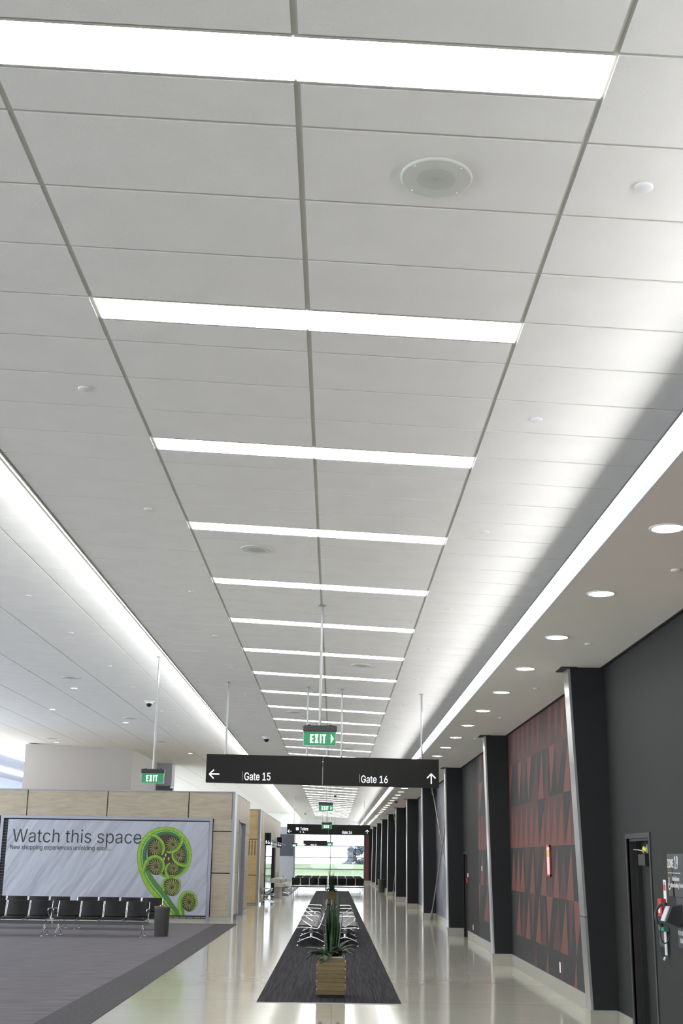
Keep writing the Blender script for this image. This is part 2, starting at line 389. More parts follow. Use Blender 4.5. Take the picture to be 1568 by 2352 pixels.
t = thing('cove_light', 'bright linear light beside the pale block, far upper left', 'light', (XF-.3, 0, 5.0))
MB().box((0, 30, 0), (.02, 75, .14), 'cove_left').build('diffuser', t)
MB().box((-.05, Y0, -.25), (.0, YE, .6), 'lowceil').build('housing', t)

# ------------------------------------------------------------------ walls
DOORS = [(13.68, 14.72, 2.17), (32.45, 33.3, 2.06)]
mb = MB(); y = Y0
for a, b_, h in DOORS:
    mb.box((XR, y, 0), (XR+.12, a, 4.36), 'darkwall'); mb.box((XR, a, h), (XR+.12, b_, 4.36), 'darkwall')
    mb.box((XR+.12, a-.1, 0), (XR+.5, a, h+.1), 'door').box((XR+.12, b_, 0), (XR+.5, b_+.1, h+.1), 'door').box((XR+.12, a, h), (XR+.5, b_, h+.1), 'door')
    y = b_
mb.box((XR, y, 0), (XR+.12, YE, 4.36), 'darkwall')
struct('wall_right', mb)
for i, (a, b_, h) in enumerate(DOORS):
    d = thing('door_%d' % (i+1), None, None, (XR, a, 0)); d['kind'] = 'structure'; w_ = b_-a
    MB().box((.15, .03, .005), (.19, w_-.03, h-.02), 'darkwall').build('door_leaf', d)
    f = MB().box((-.012, -.055, 0), (.02, 0, h), 'door').box((-.012, w_, 0), (.02, w_+.055, h), 'door').box((-.012, -.055, h), (.02, w_+.055, h+.055), 'door')
    f.box((.02, w_-.02, 0), (.09, w_, h), 'door').box((.09, w_-.045, 0), (.15, w_, h), 'void_shade').box((.02, 0, h-.03), (.15, w_, h), 'door').build('door_frame', d)
    if i == 0:
        cl = MB().box((.06, .50, h-.30), (.15, .80, h-.17), 'door', .006).build('door_closer', d)
        MB().tube([(.1, .60, h-.14), (.06, .75, h-.125), (.05, .93, h-.12)], .009, 'steel').box((.03, .22, h-.16), (.045, .26, h-.07), 'steel').build('closer_arm', cl)
        MB().tube([(.08, .42, h-.13), (.06, .48, h-.11), (.08, .56, h-.14)], .026, 'yellow', 7).build('yellow_tag', cl)
    MB().tube([(.145, .08, 1.02), (.09, .08, 1.02), (.09, .20, 1.02)], .012, 'chrome').box((.14, .05, .93), (.152, .11, 1.13), 'chrome').build('door_handle', d)
mb = MB()
colY = [15.55+8.95*i for i in range(9)]
segs = [(Y0, DOORS[0][0]-.06), (DOORS[0][1]+.06, 15.55)]
for i, yc in enumerate(colY):
    a = yc+.3; e_ = colY[i+1] if i < 8 else YE
    if i == 1: segs += [(a, DOORS[1][0]-.06)]; e0 = DOORS[1][1]+.06; segs += [(e0, e_)]
    else: segs.append((a, e_))
for a, b_ in segs: mb.box((XR-.018, a, 0), (XR, b_, .20), 'skirt').box((XR-.022, a, .20), (XR, b_, .206), 'trimgrey')
struct('baseboard_right', mb)

# far wall with its tall window
wf = MB()
KF = YE/95.5
def FZ(z): return 1.9+(z-1.9)*KF
wx0, wx1 = -2.92*KF, 2.32*KF
gx0 = -4.12*KF
wf.box((wx1, YE, 0), (XR+.2, YE+.25, 5.6), 'darkwall').box((XL, YE, 4.35), (XR+.2, YE+.25, 5.8), 'white')
wf.box((gx0, YE, 0), (wx0-.12, YE+.25, 4.35), 'greywall').box((XL, YE, 0), (-14, YE+.25, 4.35), 'greywall')
wf.box((gx0, YE-.03, FZ(2.03)), (wx0-.12, YE, FZ(3.62)), 'slate')
wf.box((wx1+.05, YE-.04, .2), (wx1+.36, YE, 4.3), 'mural_far').box((wx1+.02, YE-.05, 0), (XR, YE-.01, .2), 'skirt')
wf.box((gx0, YE-.05, 0), (wx0-.12, YE-.0, .12), 'skirt')
wf.box((-14, YE, 0), (gx0, YE+.25, .05), 'greywall')
struct('wall_far', wf)
def window(name, xa, xb, vz, vx, z1=4.35):
    d = thing(name, None, None, (0, YE+.06, 0)); d['kind'] = 'structure'
    g = MB().box((xa, -.04, .02), (xa+.13, .12, z1), 'winframe').box((xb-.07, -.04, .02), (xb+.06, .12, z1), 'winframe')
    g.box((xa, -.04, .02), (xb, .12, .10), 'winframe').box((xa, -.04, z1-.08), (xb, .12, z1), 'winframe')
    for q in vz: g.box((xa, -.02, q-.035), (xb, .09, q+.035), 'winframe')
    for q in vx: g.box((q-.03, -.02, .05), (q+.03, .09, z1), 'winframe')
    g.build('window_frame', d)
    MB().box((xa+.05, .03, .05), (xb-.02, .038, z1-.03), 'glass').build('window_pane', d)
    return d
window('window_1', wx0-.12, wx1, tuple(FZ(q) for q in (1.12, 1.98, 2.81, 3.65)), (-.27,))
window('window_2', -14, gx0-.02, tuple(FZ(q) for q in (1.12, 1.98, 2.81, 3.65)), (-11.8, -9.6, -7.4, -5.6))
# unseen left side and back: glazing added and sized to bring in daylight
def glazed(name, horizontal, c, a, b_, z1=4.75):
    d = thing(name, None, None, (0, 0, 0)); d['kind'] = 'structure'
    g = MB()
    def bx(u0, u1, z0_, z1_, t=.06):
        if horizontal: g.box((u0, c-t, z0_), (u1, c+t, z1_), 'winframe')
        else: g.box((c-t, u0, z0_), (c+t, u1, z1_), 'winframe')
    k = a
    while k < b_: bx(k-.04, k+.04, 0, z1); k += 3.6
    for z in (.05, 1.1, 3.0, z1-.06): bx(a, b_, z-.04, z+.04)
    g.build('window_frame', d)
    p = MB()
    if horizontal: p.box((a, c-.004, .05), (b_, c+.004, z1), 'glass')
    else: p.box((c-.004, a, .05), (c+.004, b_, z1), 'glass')
    p.build('window_pane', d)
glazed('window_added_left', False, XL, Y0, YE)
glazed('window_added_back', True, Y0, XL, XR, 3.3)
struct('wall_back', MB().box((XL-.1, Y0-.1, 3.3), (XR+.2, Y0+.05, 5.8), 'white'))  # closed above the added glazing to cut daylight from behind
struct('wall_left', MB().box((XL-.1, Y0, 4.75), (XL+.02, YE, 5.8), 'white'))

# ------------------------------------------------------------------ right wall: columns, wall prints, braces
bot = [3.09, 3.05, 3.00, 2.98, 2.955, 2.94, 2.92, 2.90, 2.88, 2.86]
colY9 = colY+[96.1]
for i, yc in enumerate(colY9):
    lab = ['dark clad column nearest the camera, just past the near door, full height steel edge',
           'dark clad column at the far end of the nearest red triangle print',
           'dark clad column just beyond the second door',
           'dark clad column at the far end of the nearest diagonal cross brace'][i] if i < 4 else \
          ('dark clad wall column, the %s along from the near door' % ORD[i])
    t = thing('wall_column', lab, 'column', (XR, yc, 0), 0, 'dark clad columns along the right wall')
    bx, tx = bot[i]-XR, 2.955-XR
    d = .30
    def pf(q0, q1): return [(bx+q0, .21), (-.0, .21), (-.0, 4.3), (tx+q0, 4.3)]
    MB().prism([(bx+.012, .21), (-.0005, .21), (-.0005, 4.3), (tx+.012, 4.3)], 'y', 0, d, 'darkcol').build('cladding', t)
    e = MB(); zt = 4.285
    e.prism([(bx, .21), (bx+.013, .21), (tx+.013, zt), (tx, zt)], 'y', -.004, d+.004, 'chrome_edge')
    e.prism([(bx+.013, .21), (bx+.030, .21), (tx+.030, zt), (tx+.013, zt)], 'y', -.004, -.001, 'chrome_edge')
    eo = e.build('edge_trim', t)
    if i == 0:
        zj = 1.27; xj = bx+(tx-bx)*(zj-.21)/4.09
        MB().box((xj-.006, -.008, zj-.012), (xj+.05, d+.008, zj), 'chrome').build('trim_joint', eo)
    MB().box((bx-.012, -.012, 0), (-.019, d+.012, .20), 'skirt').box((bx-.015, -.015, .20), (-.019, d+.015, .21), 'trimgrey').build('skirting', t)
    MB().box((tx-.09, -.06, 4.287), (tx+.11, d+.06, 4.2995), 'void_shade').build('cap', t)

def Ysol(px, z, X=XR):
    lo, hi = 4.0, 95.0
    for _ in range(50):
        m_ = (lo+hi)/2
        if proj(X, m_, z)[0] > px: lo = m_
        else: hi = m_
    return (lo+hi)/2
ZR = [.206, .60, 1.37, 2.14, 2.90, 3.67, 4.29]
def print_panel(lab, ya, yb, tris, bgs, group='triangle patterned wall prints'):
    """tris: row, first and last Y of the base, 'u' apex up / 'd' apex down, colour"""
    mb = MB(); X = -.004
    for r in range(6): mb.box((X, ya, ZR[r]), (0, yb, ZR[r+1]), bgs[r])
    for (r, a, b_, dr, col) in tris:
        if max(a, b_) < ya or min(a, b_) > yb: continue
        z0, z1 = ZR[r], ZR[r+1]; full0 = z1-.77 if r == 0 else z0; full1 = z0+.77 if r == 5 else z1
        xx = X-(.0004 if col == 'pm' else (.0012 if col == 'pg' else .0008))
        a0, b0 = max(min(a, b_), ya), min(max(a, b_), yb); c = a0+(.1 if dr == 'u' else .9)*(b0-a0)
        if dr == 'u':
            k = (z0-full0)/(full1-full0); ha = a0+(c-a0)*k; hb = b0+(c-b0)*k
            mb.prism([(ha, z0), (hb, z0), (c, min(z1, full1))], 'x', xx, X, col)
        else:
            k = (full1-z1)/(full1-full0); ha = a0+(c-a0)*k; hb = b0+(c-b0)*k
            mb.prism([(ha, z1), (hb, z1), (c, z0)], 'x', xx, X, col)
    o = mb.build('wall_print'); o.location = (XR, 0, 0)
    return tag(o, lab, 'wall print', group)
T1 = []
for r, lst in {5: [(214, 237, 'd'), (240, 262, 'd'), (268, 290, 'd'), (298, 322, 'd'), (330, 358, 'd'), (362, 390, 'd'), (433, 468, 'd'), (474, 512, 'd'), (514, 554, 'd')],
               4: [(190, 212, 'd'), (245, 271, 'd'), (303, 332, 'd'), (376, 411, 'u'), (443, 481, 'd'), (535, 580, 'u')],
               3: [(202, 222, 'u'), (224, 250, 'u'), (252, 281, 'u'), (284, 313, 'u'), (316, 347, 'u'), (349, 382, 'u'), (384, 418, 'u'), (420, 457, 'u'), (459, 498, 'u'), (500, 541, 'u'), (543, 588, 'u'), (590, 636, 'u')],
               2: [(205, 232, 'u'), (235, 262, 'u'), (262, 291, 'u'), (323, 355, 'u'), (392, 430, 'u'), (470, 510, 'u'), (556, 603, 'u')],
               1: [(238, 267, 'u'), (298, 328, 'u'), (361, 397, 'u'), (430, 468, 'd'), (521, 568, 'u'), (602, 654, 'd'), (660, 720, 'u')],
               0: [(412, 447, 'u'), (588, 628, 'u'), (690, 740, 'u')]}.items():
    for a, b_, dr in lst:
        zb = ZR[r] if dr == 'u' else ZR[r+1]
        T1.append((r, Ysol(1100+b_/2.76, zb), Ysol(1100+a/2.76, zb), dr, 'pr'))
for r, lst in {5: [(390, 433, 'u'), (560, 600, 'd'), (225, 250, 'u'), (255, 280, 'u')], 4: [(271, 303, 'd'), (332, 378, 'u'), (481, 535, 'd'), (411, 443, 'u')],
               2: [(291, 323, 'd'), (355, 392, 'd'), (430, 470, 'u'), (510, 556, 'u')], 1: [(267, 298, 'u'), (328, 361, 'd'), (397, 430, 'u'), (468, 521, 'u'), (568, 602, 'd')],
               0: [(330, 372, 'u'), (500, 540, 'u')]}.items():
    for a, b_, dr in lst:
        zb = ZR[r] if dr == 'u' else ZR[r+1]
        T1.append((r, Ysol(1100+b_/2.76, zb), Ysol(1100+a/2.76, zb), dr, 'pm'))
for a, b_ in ((371, 418), (535, 585)):
    T1.append((3, Ysol(1100+b_/2.76, ZR[4]), Ysol(1100+a/2.76, ZR[4]), 'd', 'pg'))
print_panel('large red and charcoal triangle print between the two nearest columns', 15.87, 24.48, T1, ['pg', 'pg', 'pg', 'pm', 'pg', 'pm'])
T2 = []
for r, lst in {5: [(1075, 1103, 'd'), (1133, 1170, 'd')], 4: [(1085, 1113, 'u'), (1130, 1165, 'd')], 3: [(1087, 1118, 'u'), (1120, 1150, 'u'), (1152, 1182, 'u'), (1184, 1216, 'u')],
               2: [(1092, 1120, 'u'), (1148, 1180, 'u'), (1208, 1240, 'u')], 1: [(1108, 1148, 'd'), (1182, 1233, 'u')], 0: [(1108, 1132, 'u'), (1225, 1260, 'u')]}.items():
    for a, b_, dr in lst:
        zb = ZR[r] if dr == 'u' else ZR[r+1]
        T2.append((r, Ysol(840+b_/4.356, zb), Ysol(840+a/4.356, zb), dr, 'pr'))
print_panel('red triangle print fading to plain grey, in the bay before the second door', 24.87, 29.9, T2, ['pg', 'pg', 'pg', 'pm', 'pg', 'pg'])
def rand_tris(ya, yb, seed):
    rd = random.Random(seed); out = []
    for r in range(6):
        y = ya
        while y < yb-.5:
            w_ = rd.choice((.5, .56, .62))
            if rd.random() < (.9 if r == 3 else .5): out.append((r, y, y+w_, 'u' if r == 3 or rd.random() < .6 else 'd', 'pr'))
            elif rd.random() < .5: out.append((r, y, y+w_, 'd', 'pm'))
            y += w_+.03
    return out
print_panel('red triangle print in the bay beyond the dark cloud mural', 51.67, 60.2, rand_tris(51.7, 60.2, 3), ['pg', 'pg', 'pg', 'pm', 'pg', 'pm'])
print_panel('thin strip of red triangle print at the right edge of the photo', 5.5, 11.2, [(r, 10.7-.6*k, 11.2-.6*k, 'u', 'pm') for r in range(6) for k in range(5)], ['pr']*6)
for ya, yb, lab in ((33.77, 42.4, 'tall pale purple grey cloud mural behind the nearest cross brace'), (42.72, 51.3, 'dark stormy cloud mural beyond the nearest cross brace'),
                    (60.6, 69.2, 'distant cloud mural behind the far cross brace')):
    o = MB().box((-.004, ya, .206), (0, yb, 4.29), 'mural').build('wall_mural'); o.location = (XR, 0, 0)
    tag(o, lab, 'mural', 'cloud murals on the right wall')
def brace(name, lab, p, q):
    t = thing('cross_brace', lab, 'brace', (0, 0, 0), 0, 'pale steel cross braces'); p = Vector(p); q = Vector(q); d = (q-p).normalized()
    MB().tube([p+d*.6, q-d*.6], .018, 'skirt').build('rod', t)
    for a, s in ((p, 1), (q, -1)):
        MB().tube([a, a+d*s*.10, a+d*s*.13, a+d*s*.45, a+d*s*.55, a+d*s*.62], [.05, .05, .032, .04, .034, .02], 'skirt').build('turnbuckle', t)
for ya, yb, w_ in ((33.9, 42.3, 'near'), (60.75, 69.1, 'distant')):
    brace('b', '%s diagonal brace rod rising away from the camera to the next column' % w_, (3.30, ya, .05), (3.30, yb, 4.25))
    brace('b', '%s diagonal brace rod falling away from the camera to the floor' % w_, (3.24, ya, 4.25), (3.24, yb, .05))

# ------------------------------------------------------------------ ceiling fixtures
def seat(o, x): o.rotation_euler = (0, math.atan(-SL), 0)   # follow the ceiling's fall
lights = []
k = 0
jj = [j for j in range(-7, 37)]
for j in jj:
    y0_ = ROW0+PITCH*(3+4*j)
    if y0_ > YE-.4 or y0_ < Y0+.2: continue
    for side, (xa, xb) in enumerate(((XC[1], XC[2]), (XC[2], XC[3]))):
        xm = (xa+xb)/2; n_ = j+1
        if 0 <= n_ < 13: lab = '%s ceiling light panel of the %s lit pair from the camera' % (('left', 'right')[side], ORD[n_])
        elif n_ < 0: lab = 'recessed ceiling light panel behind the camera'
        else: lab = 'small distant recessed ceiling light panel seen below the nearest gate sign'
        if not lights:
            t = thing('ceiling_light', lab, 'light', (xm, y0_, zc(xm)), 0, 'recessed panels in the middle ceiling'); seat(t, xm)
            h = (xb-xa)/2
            MB().box((-h+.014, .014, -.0045), (h-.014, .286, .002), 'panel_light').build('diffuser', t)
            MB().box((-h+.010, .002, -.006), (h-.010, .012, .002), 'grid').box((-h+.010, .288, -.006), (h-.010, .299, .002), 'grid').build('frame', t)
            lights.append(t)
        else:
            c = copy_tree(lights[0], (xm, y0_, zc(xm)), None, lab); c.rotation_euler = (0, math.atan(-SL), 0); lights.append(c)
# downlights in the soffit
first = None; n_ = 0
y = 8.73-2.325*8
while y < 94:
    if y > 7: n_ += 1
    lab = ('round recessed downlight in the right soffit, the %s from the camera' % ORD[n_-1]) if 0 < n_ <= 14 else ('round soffit downlight behind the camera' if y < 7 else 'small distant round downlight in the right soffit beyond the gate sign')
    if first is None:
        first = thing('downlight', lab, 'light', (2.44, y, 4.3), 0, 'round downlights along the right soffit')
        MB().lathe([(.135, 0), (.135, -.006), (.118, -.010), (.112, -.004), (.112, 0)], (0, 0, 0), 'white', 40).build('trim_ring', first)
        MB().lathe([(0, -.012), (.06, -.011), (.108, -.005), (.108, -.001)], (0, 0, 0), 'down_light', 40).build('lens', first)
    else: copy_tree(first, (2.44, y, 4.3), None, lab)
    y += 2.325
# ceiling loudspeakers
def speaker(x, y, z, r, lab, detail, tilt=True):
    t = thing('ceiling_speaker', lab, 'speaker', (x, y, z-.0075), 0, 'round ceiling loudspeakers')
    if tilt: seat(t, x)
    MB().lathe([(r, 0), (r, -.007), (r-.006, -.012), (r-.012, -.012), (0, -.0125)], (0, 0, 0), 'spk', 64).build('face_plate', t)
    if detail:
        d = MB()
        for q in range(1, 15):
            rr = q*.0062; nn = 8+q*5
            for k in range(nn):
                a = 2*PI*k/nn; cx_, cy_ = rr*math.cos(a), rr*math.sin(a)
                d.poly([(cx_+.0013*math.cos(b*PI/3), cy_+.0013*math.sin(b*PI/3), -.0131) for b in range(6)], 'greytxt')
        d.build('perforated_grille', t)
        for sx in (-1, 1):
            for sy in (-1, 1): MB().lathe([(.004, 0), (.004, -.003), (0, -.005)], (sx*.105, sy*.105, -.012), 'white', 12).build('screw', t)
    else: MB().lathe([(r*.55, -.0125), (r*.5, -.0135), (0, -.0135)], (0, 0, 0), 'grille', 32).build('perforated_grille', t)
speaker(.423, 4.97, zc(.423), .165, 'large round perforated speaker in the near ceiling tiles', True)
for x, y, lab in ((-.85, 12.3, 'round speaker below the fourth lit pair, left of centre'), (.40, 19.7, 'round speaker right of the tall exit sign rod'),
             (-.91, 27.0, 'small round speaker just above left of the exit sign'), (.37, 35.3, 'small round speaker above the right half of the gate sign')):
    speaker(x, y, zc(x), .165, lab, False)
for x, y, lab in ((-5.58, 25.6, 'round speaker in the left hall ceiling, nearest of them'), (-5.57, 33.3, 'round speaker in the left hall ceiling above the pale block'), (-9.6, 41.8, 'faint round speaker in the left hall ceiling, above the left part of the pale block'),
                  (-5.64, 40.1, 'round speaker in the left hall ceiling behind the left exit rod')):
    speaker(x, y, zl(x), .19, lab, False)
# small detector caps
cap = None
def detector(x, y, z, lab, grp):
    global cap
    if cap is None:
        cap = MB().lathe([(.042, .004), (.042, -.008), (.036, -.013), (0, -.013)], (0, 0, 0), 'white', 28).build('ceiling_sensor'); c = cap
    else: c = cap.copy(); C.objects.link(c)
    c.location = (x, y, z-.008); tag(c, lab, 'cap', grp)
ys = [4.95, 8.02, 11.07, 14.74, 17.77, 20.86, 24.6, 28.0, 31.2, 34.5]
for i, y in enumerate(ys): detector(1.37, y, zc(1.37), 'small round white cap right of the light panels, %s from the camera' % ORD[i], 'round caps in the middle ceiling')
for i, y in enumerate([7.95, 11.0, 14.67, 17.73, 20.8, 24.4, 27.9]): detector(-1.79, y, zc(-1.79), 'small round white cap left of the light panels, %s from the camera' % ORD[i], 'round caps in the middle ceiling')
for i, (x, y) in enumerate([(-4.37, 16.95), (-4.38, 19.9), (-4.38, 23.5), (-4.41, 26.5), (-4.4, 31), (-4.42, 34.6)]): detector(x, y, zl(x), 'small round cap in the left hall ceiling, %s from the camera' % ORD[i], 'round caps in the left hall ceiling')
for i, (px, py) in enumerate([(1552, 1308), (1351, 1478), (1231, 1580), (1150, 1648), (1092, 1696)]):
    d = ray(px, py); tt = 2.4/d.z; detector(d.x*tt, d.y*tt, 4.303, 'small grey cap in the right soffit, %s from the camera' % ORD[i], 'round caps in the soffit')
# recessed spots in the left hall
sp = None
for x, y, lab, kd in ((-5.87, 27.4, 'twin recessed spot beside the nearest left hall speaker', 0), (-5.9, 34.6, 'twin recessed spot above the left end of the pale block', 0), (-7.45, 32.3, 'tiny spot in the left hall ceiling left of the two nearer speakers', 0),
                  (-9.75, 43.3, 'recessed spot just above the pale block', 1), (-5.2, 44.5, 'warm recessed spot right of the pale block', 1), (-5.2, 52, 'recessed spot above the plywood kiosk, right of the dark box', 0), (-5.2, 59, 'small far spot above the corner of the plywood kiosk', 0)):
    t = thing('recessed_spot', lab, 'light', (x, y, zl(x)-.0075), 0, 'recessed spots in the left hall ceiling')
    MB().lathe([(.10, 0), (.10, -.006), (.08, -.009), (.078, 0)], (0, 0, 0), 'white', 24).build('trim_ring', t)
    for sx in (-.035, .035): MB().lathe([(.028, 0), (.028, -.008), (0, -.009)], (sx, 0, 0), 'warm' if kd else 'spot', 16).build('lens', t)
# dome cameras
def dome(x, y, z, lab):
    t = thing('dome_camera', lab, 'camera', (x, y, z-.007), 0, 'dome cameras on the ceilings')
    MB().lathe([(.13, 0), (.13, -.012), (.10, -.03), (0, -.03)], (0, 0, 0), 'white', 32).build('mount', t)
    MB().lathe([(.085, -.03), (.085, -.05), (.08, -.06)], (0, 0, 0), 'white', 32).build('housing', t)
    MB().lathe([(.078, -.055), (.072, -.085), (.052, -.118), (.025, -.135), (0, -.14)], (0, 0, 0), 'black', 28).build('dome', t)
dome(-1.86, 33.3, zc(-1.86), 'black dome camera on the ceiling left of the exit sign')
dome(.03, 61.5, zc(.03), 'small dome camera seen just below the nearest gate sign')
dome(-4.42, 29.0, zl(-4.42), 'black dome camera beside the left exit sign rod')
d = ray(909, 1837); dome(d.x*2.4/d.z, d.y*2.4/d.z, 4.307, 'small dome camera under the right soffit among the downlights')
dome(-2.1, 90, zc(-2.1), 'tiny far dome camera above the second gate sign')

# ------------------------------------------------------------------ hanging signs
def letter(par, s, w_, x, z, h=None, mat='signtext', y=-.006, bold=0.0, name='lettering', lab=None):
    o = put(name, text_mesh(s, w_, h, mat, 'y', bold), par, (x, y, z))
    if lab: o['label'] = lab
    return o
def icon_person(mb, x, z, h, mat, y=-.008):
    mb.prism([(x+math.cos(a*PI/5)*h*.10, z+h*.9+math.sin(a*PI/5)*h*.10) for a in range(10)], 'y', y, y+.004, mat)
    mb.prism([(x-h*.16, z+h*.76), (x+h*.16, z+h*.76), (x+h*.16, z+h*.40), (x+h*.09, z+h*.40), (x+h*.09, z), (x-h*.09, z), (x-h*.09, z+h*.40), (x-h*.16, z+h*.40)][::-1], 'y', y, y+.004, mat)
def icon_wheel(mb, x, z, h, mat, y=-.008):
    n_ = 20; r1, r0 = h*.34, h*.25
    for k in range(15):
        a, b_ = (130+k*16.5)/180*PI, (130+(k+1)*16.5)/180*PI
        mb.prism([(x+r0*math.cos(a), z+h*.34+r0*math.sin(a)), (x+r0*math.cos(b_), z+h*.34+r0*math.sin(b_)), (x+r1*math.cos(b_), z+h*.34+r1*math.sin(b_)), (x+r1*math.cos(a), z+h*.34+r1*math.sin(a))][::-1], 'y', y, y+.004, mat)
    mb.prism([(x-.05*h, z+.38*h), (x+.05*h, z+.38*h), (x+.03*h, z+.82*h), (x-.07*h, z+.82*h)], 'y', y, y+.004, mat)
    mb.prism([(x-.05*h, z+.38*h), (x+.26*h, z+.38*h), (x+.26*h, z+.46*h), (x-.05*h, z+.46*h)], 'y', y, y+.004, mat)
    mb.prism([(x+.2*h, z+.42*h), (x+.34*h, z+.08*h), (x+.42*h, z+.12*h), (x+.28*h, z+.46*h)], 'y', y, y+.004, mat)
    mb.prism([(x-.03*h+math.cos(a*PI/5)*h*.09, z+h*.93+math.sin(a*PI/5)*h*.09) for a in range(10)], 'y', y, y+.004, mat)
def gate_sign(lab, Y, xa, xb, z0, z1, rods, content, tilt, sc_=1.0):
    t = thing('hanging_sign', lab, 'sign', (0, Y, 0)); t['group'] = 'dark gate signs hung across the aisle'
    xm = (xa+xb)/2
    body = MB().box((xa, 0, z0), (xm-.004, .11, z1), 'signblack', .004).box((xm+.004, 0, z0), (xb, .11, z1), 'signblack', .004).box((xm-.006, .01, z0+.01), (xm+.006, .10, z1-.01), 'trimgrey')
    for q in (xa+.25*(xb-xa), xa+.75*(xb-xa)): body.box((q-.01, .04, z1), (q+.01, .06, z1+.03), 'signblack')
    bo = body.build('sign_panel', t)
    for r in rods:
        MB().tube([(r, .055, z1-.02), (r, .055, zc(r)+.01)], .018, 'steel', 14).lathe([(.045, 0), (.045, -.012), (.02, -.02)], (r, .055, zc(r)-.005), 'steel', 20).build('rod', t)
    content(t, xa, xb, z0, z1)
    return t
def A(px, py, Y): p = at(px, py, Y); return p.x, p.z
Y1 = 22.68
s1 = thing('hanging_sign', 'wide dark hanging sign reading Gate 15 and Gate 16, nearest the camera', 'sign', (0, Y1, 0), 0, 'dark gate signs hung across the aisle')
x0, x1, z0, z1 = -2.35, 1.893, 3.18, 3.69; xm = -.225
# the panel hangs slightly down to the right
piv = bpy.data.objects.new('sign_panel', None)
bo = MB().box((x0, 0, z0), (xm-.003, .11, z1), 'signblack', .004).box((xm+.003, 0, z0), (x1, .11, z1), 'signblack', .004).box((xm-.005, -.001, z0+.02), (xm+.005, .10, z1-.18), 'trimgrey').build('sign_panel', s1)
K = -.009
def shear_me(o):
    me = o.data
    for v in me.vertices: v.co.z += K*(v.co.x+o.location.x-xm)
for o in [bo]: shear_me(o)
for px in (523.6, 707.5, 786, 968):
    r = at(px, 1580, Y1).x
    MB().tube([(r, .055, z1-.03), (r, .055, zc(r)+.004)], .018, 'steel', 14).lathe([(.04, 0), (.04, -.010), (.02, -.016)], (r, .055, zc(r)-.007), 'steel', 20).build('rod', s1)
def onsign(px, py): return A(px, py, Y1)
gx_, gz_ = onsign(561, 1792); gx2, gz2 = onsign(621, 1776)
o = letter(s1, 'Gate 15', gx2-gx_, gx_, gz_, gz2-gz_+.008)
gx_, gz_ = onsign(829, 1798); gx2, gz2 = onsign(890, 1783)
letter(s1, 'Gate 16', gx2-gx_, gx_, gz_, gz2-gz_+.008)
for px, py in ((556.5, 1782), (825, 1788)):
    a, b_ = onsign(px, py); MB().box((a-.0025, -.006, b_-.08), (a+.0025, -.001, b_+.08), 'dimtext').build('divider_line', s1)
a, b_ = onsign(492, 1778); arrow_mb(.18, PI).build('arrow_left', s1, (a, -.004, b_))
a, b_ = onsign(990, 1789); arrow_mb(.18, PI/2).build('arrow_up', s1, (a, -.004, b_))

def sign2_content(t, xa, xb, z0, z1):
    Y = 67.2
    a, b_ = A(665, 1909, Y); arrow_mb(.2, PI).build('arrow_left', t, (a, -.004, b_))
    a, b_ = A(843, 1911, Y); arrow_mb(.2, PI/2).build('arrow_up', t, (a, -.004, b_))
    p, q = A(689.5, 1907, Y); p2, q2 = A(707.5, 1901, Y); letter(t, 'Toilets', p2-p, p, q, q2-q+.01)
    p, q = A(785, 1915, Y); p2, q2 = A(807.5, 1909, Y); letter(t, 'Gate 16', p2-p, p, q, q2-q+.01)
    ic = MB(); p, q = A(680.5, 1907, Y); icon_person(ic, p, q, .16, 'signtext'); icon_person(ic, p+.1, q, .16, 'signtext'); ic.box((p+.035, -.008, q), (p+.065, -.004, q+.15), 'signtext')
    p, q = A(689.5, 1913, Y); icon_person(ic, p, q, .1, 'signtext'); icon_wheel(ic, p+.16, q, .1, 'signtext'); ic.build('pictograms', t)
gate_sign('wide dark hanging sign reading Toilets and Gate 16, farther down the aisle', 67.2, -2.51, 1.93, 3.13, 3.64, (-2.15, -.62, .03, 1.6), sign2_content, 0)
def sign3_content(t, xa, xb, z0, z1):
    a, b_ = A(699, 1940, 88); arrow_mb(.18, PI).build('arrow_left', t, (a, -.004, b_))
    p, q = A(713.5, 1942, 88); p2, q2 = A(727, 1938.5, 88); letter(t, 'Gate 16', p2-p, p, q, q2-q)
gate_sign('small far dark sign reading Gate 16 in front of the window', 88, -2.13, -.47, 2.75, 3.08, (-1.9, -.7), sign3_content, 0)

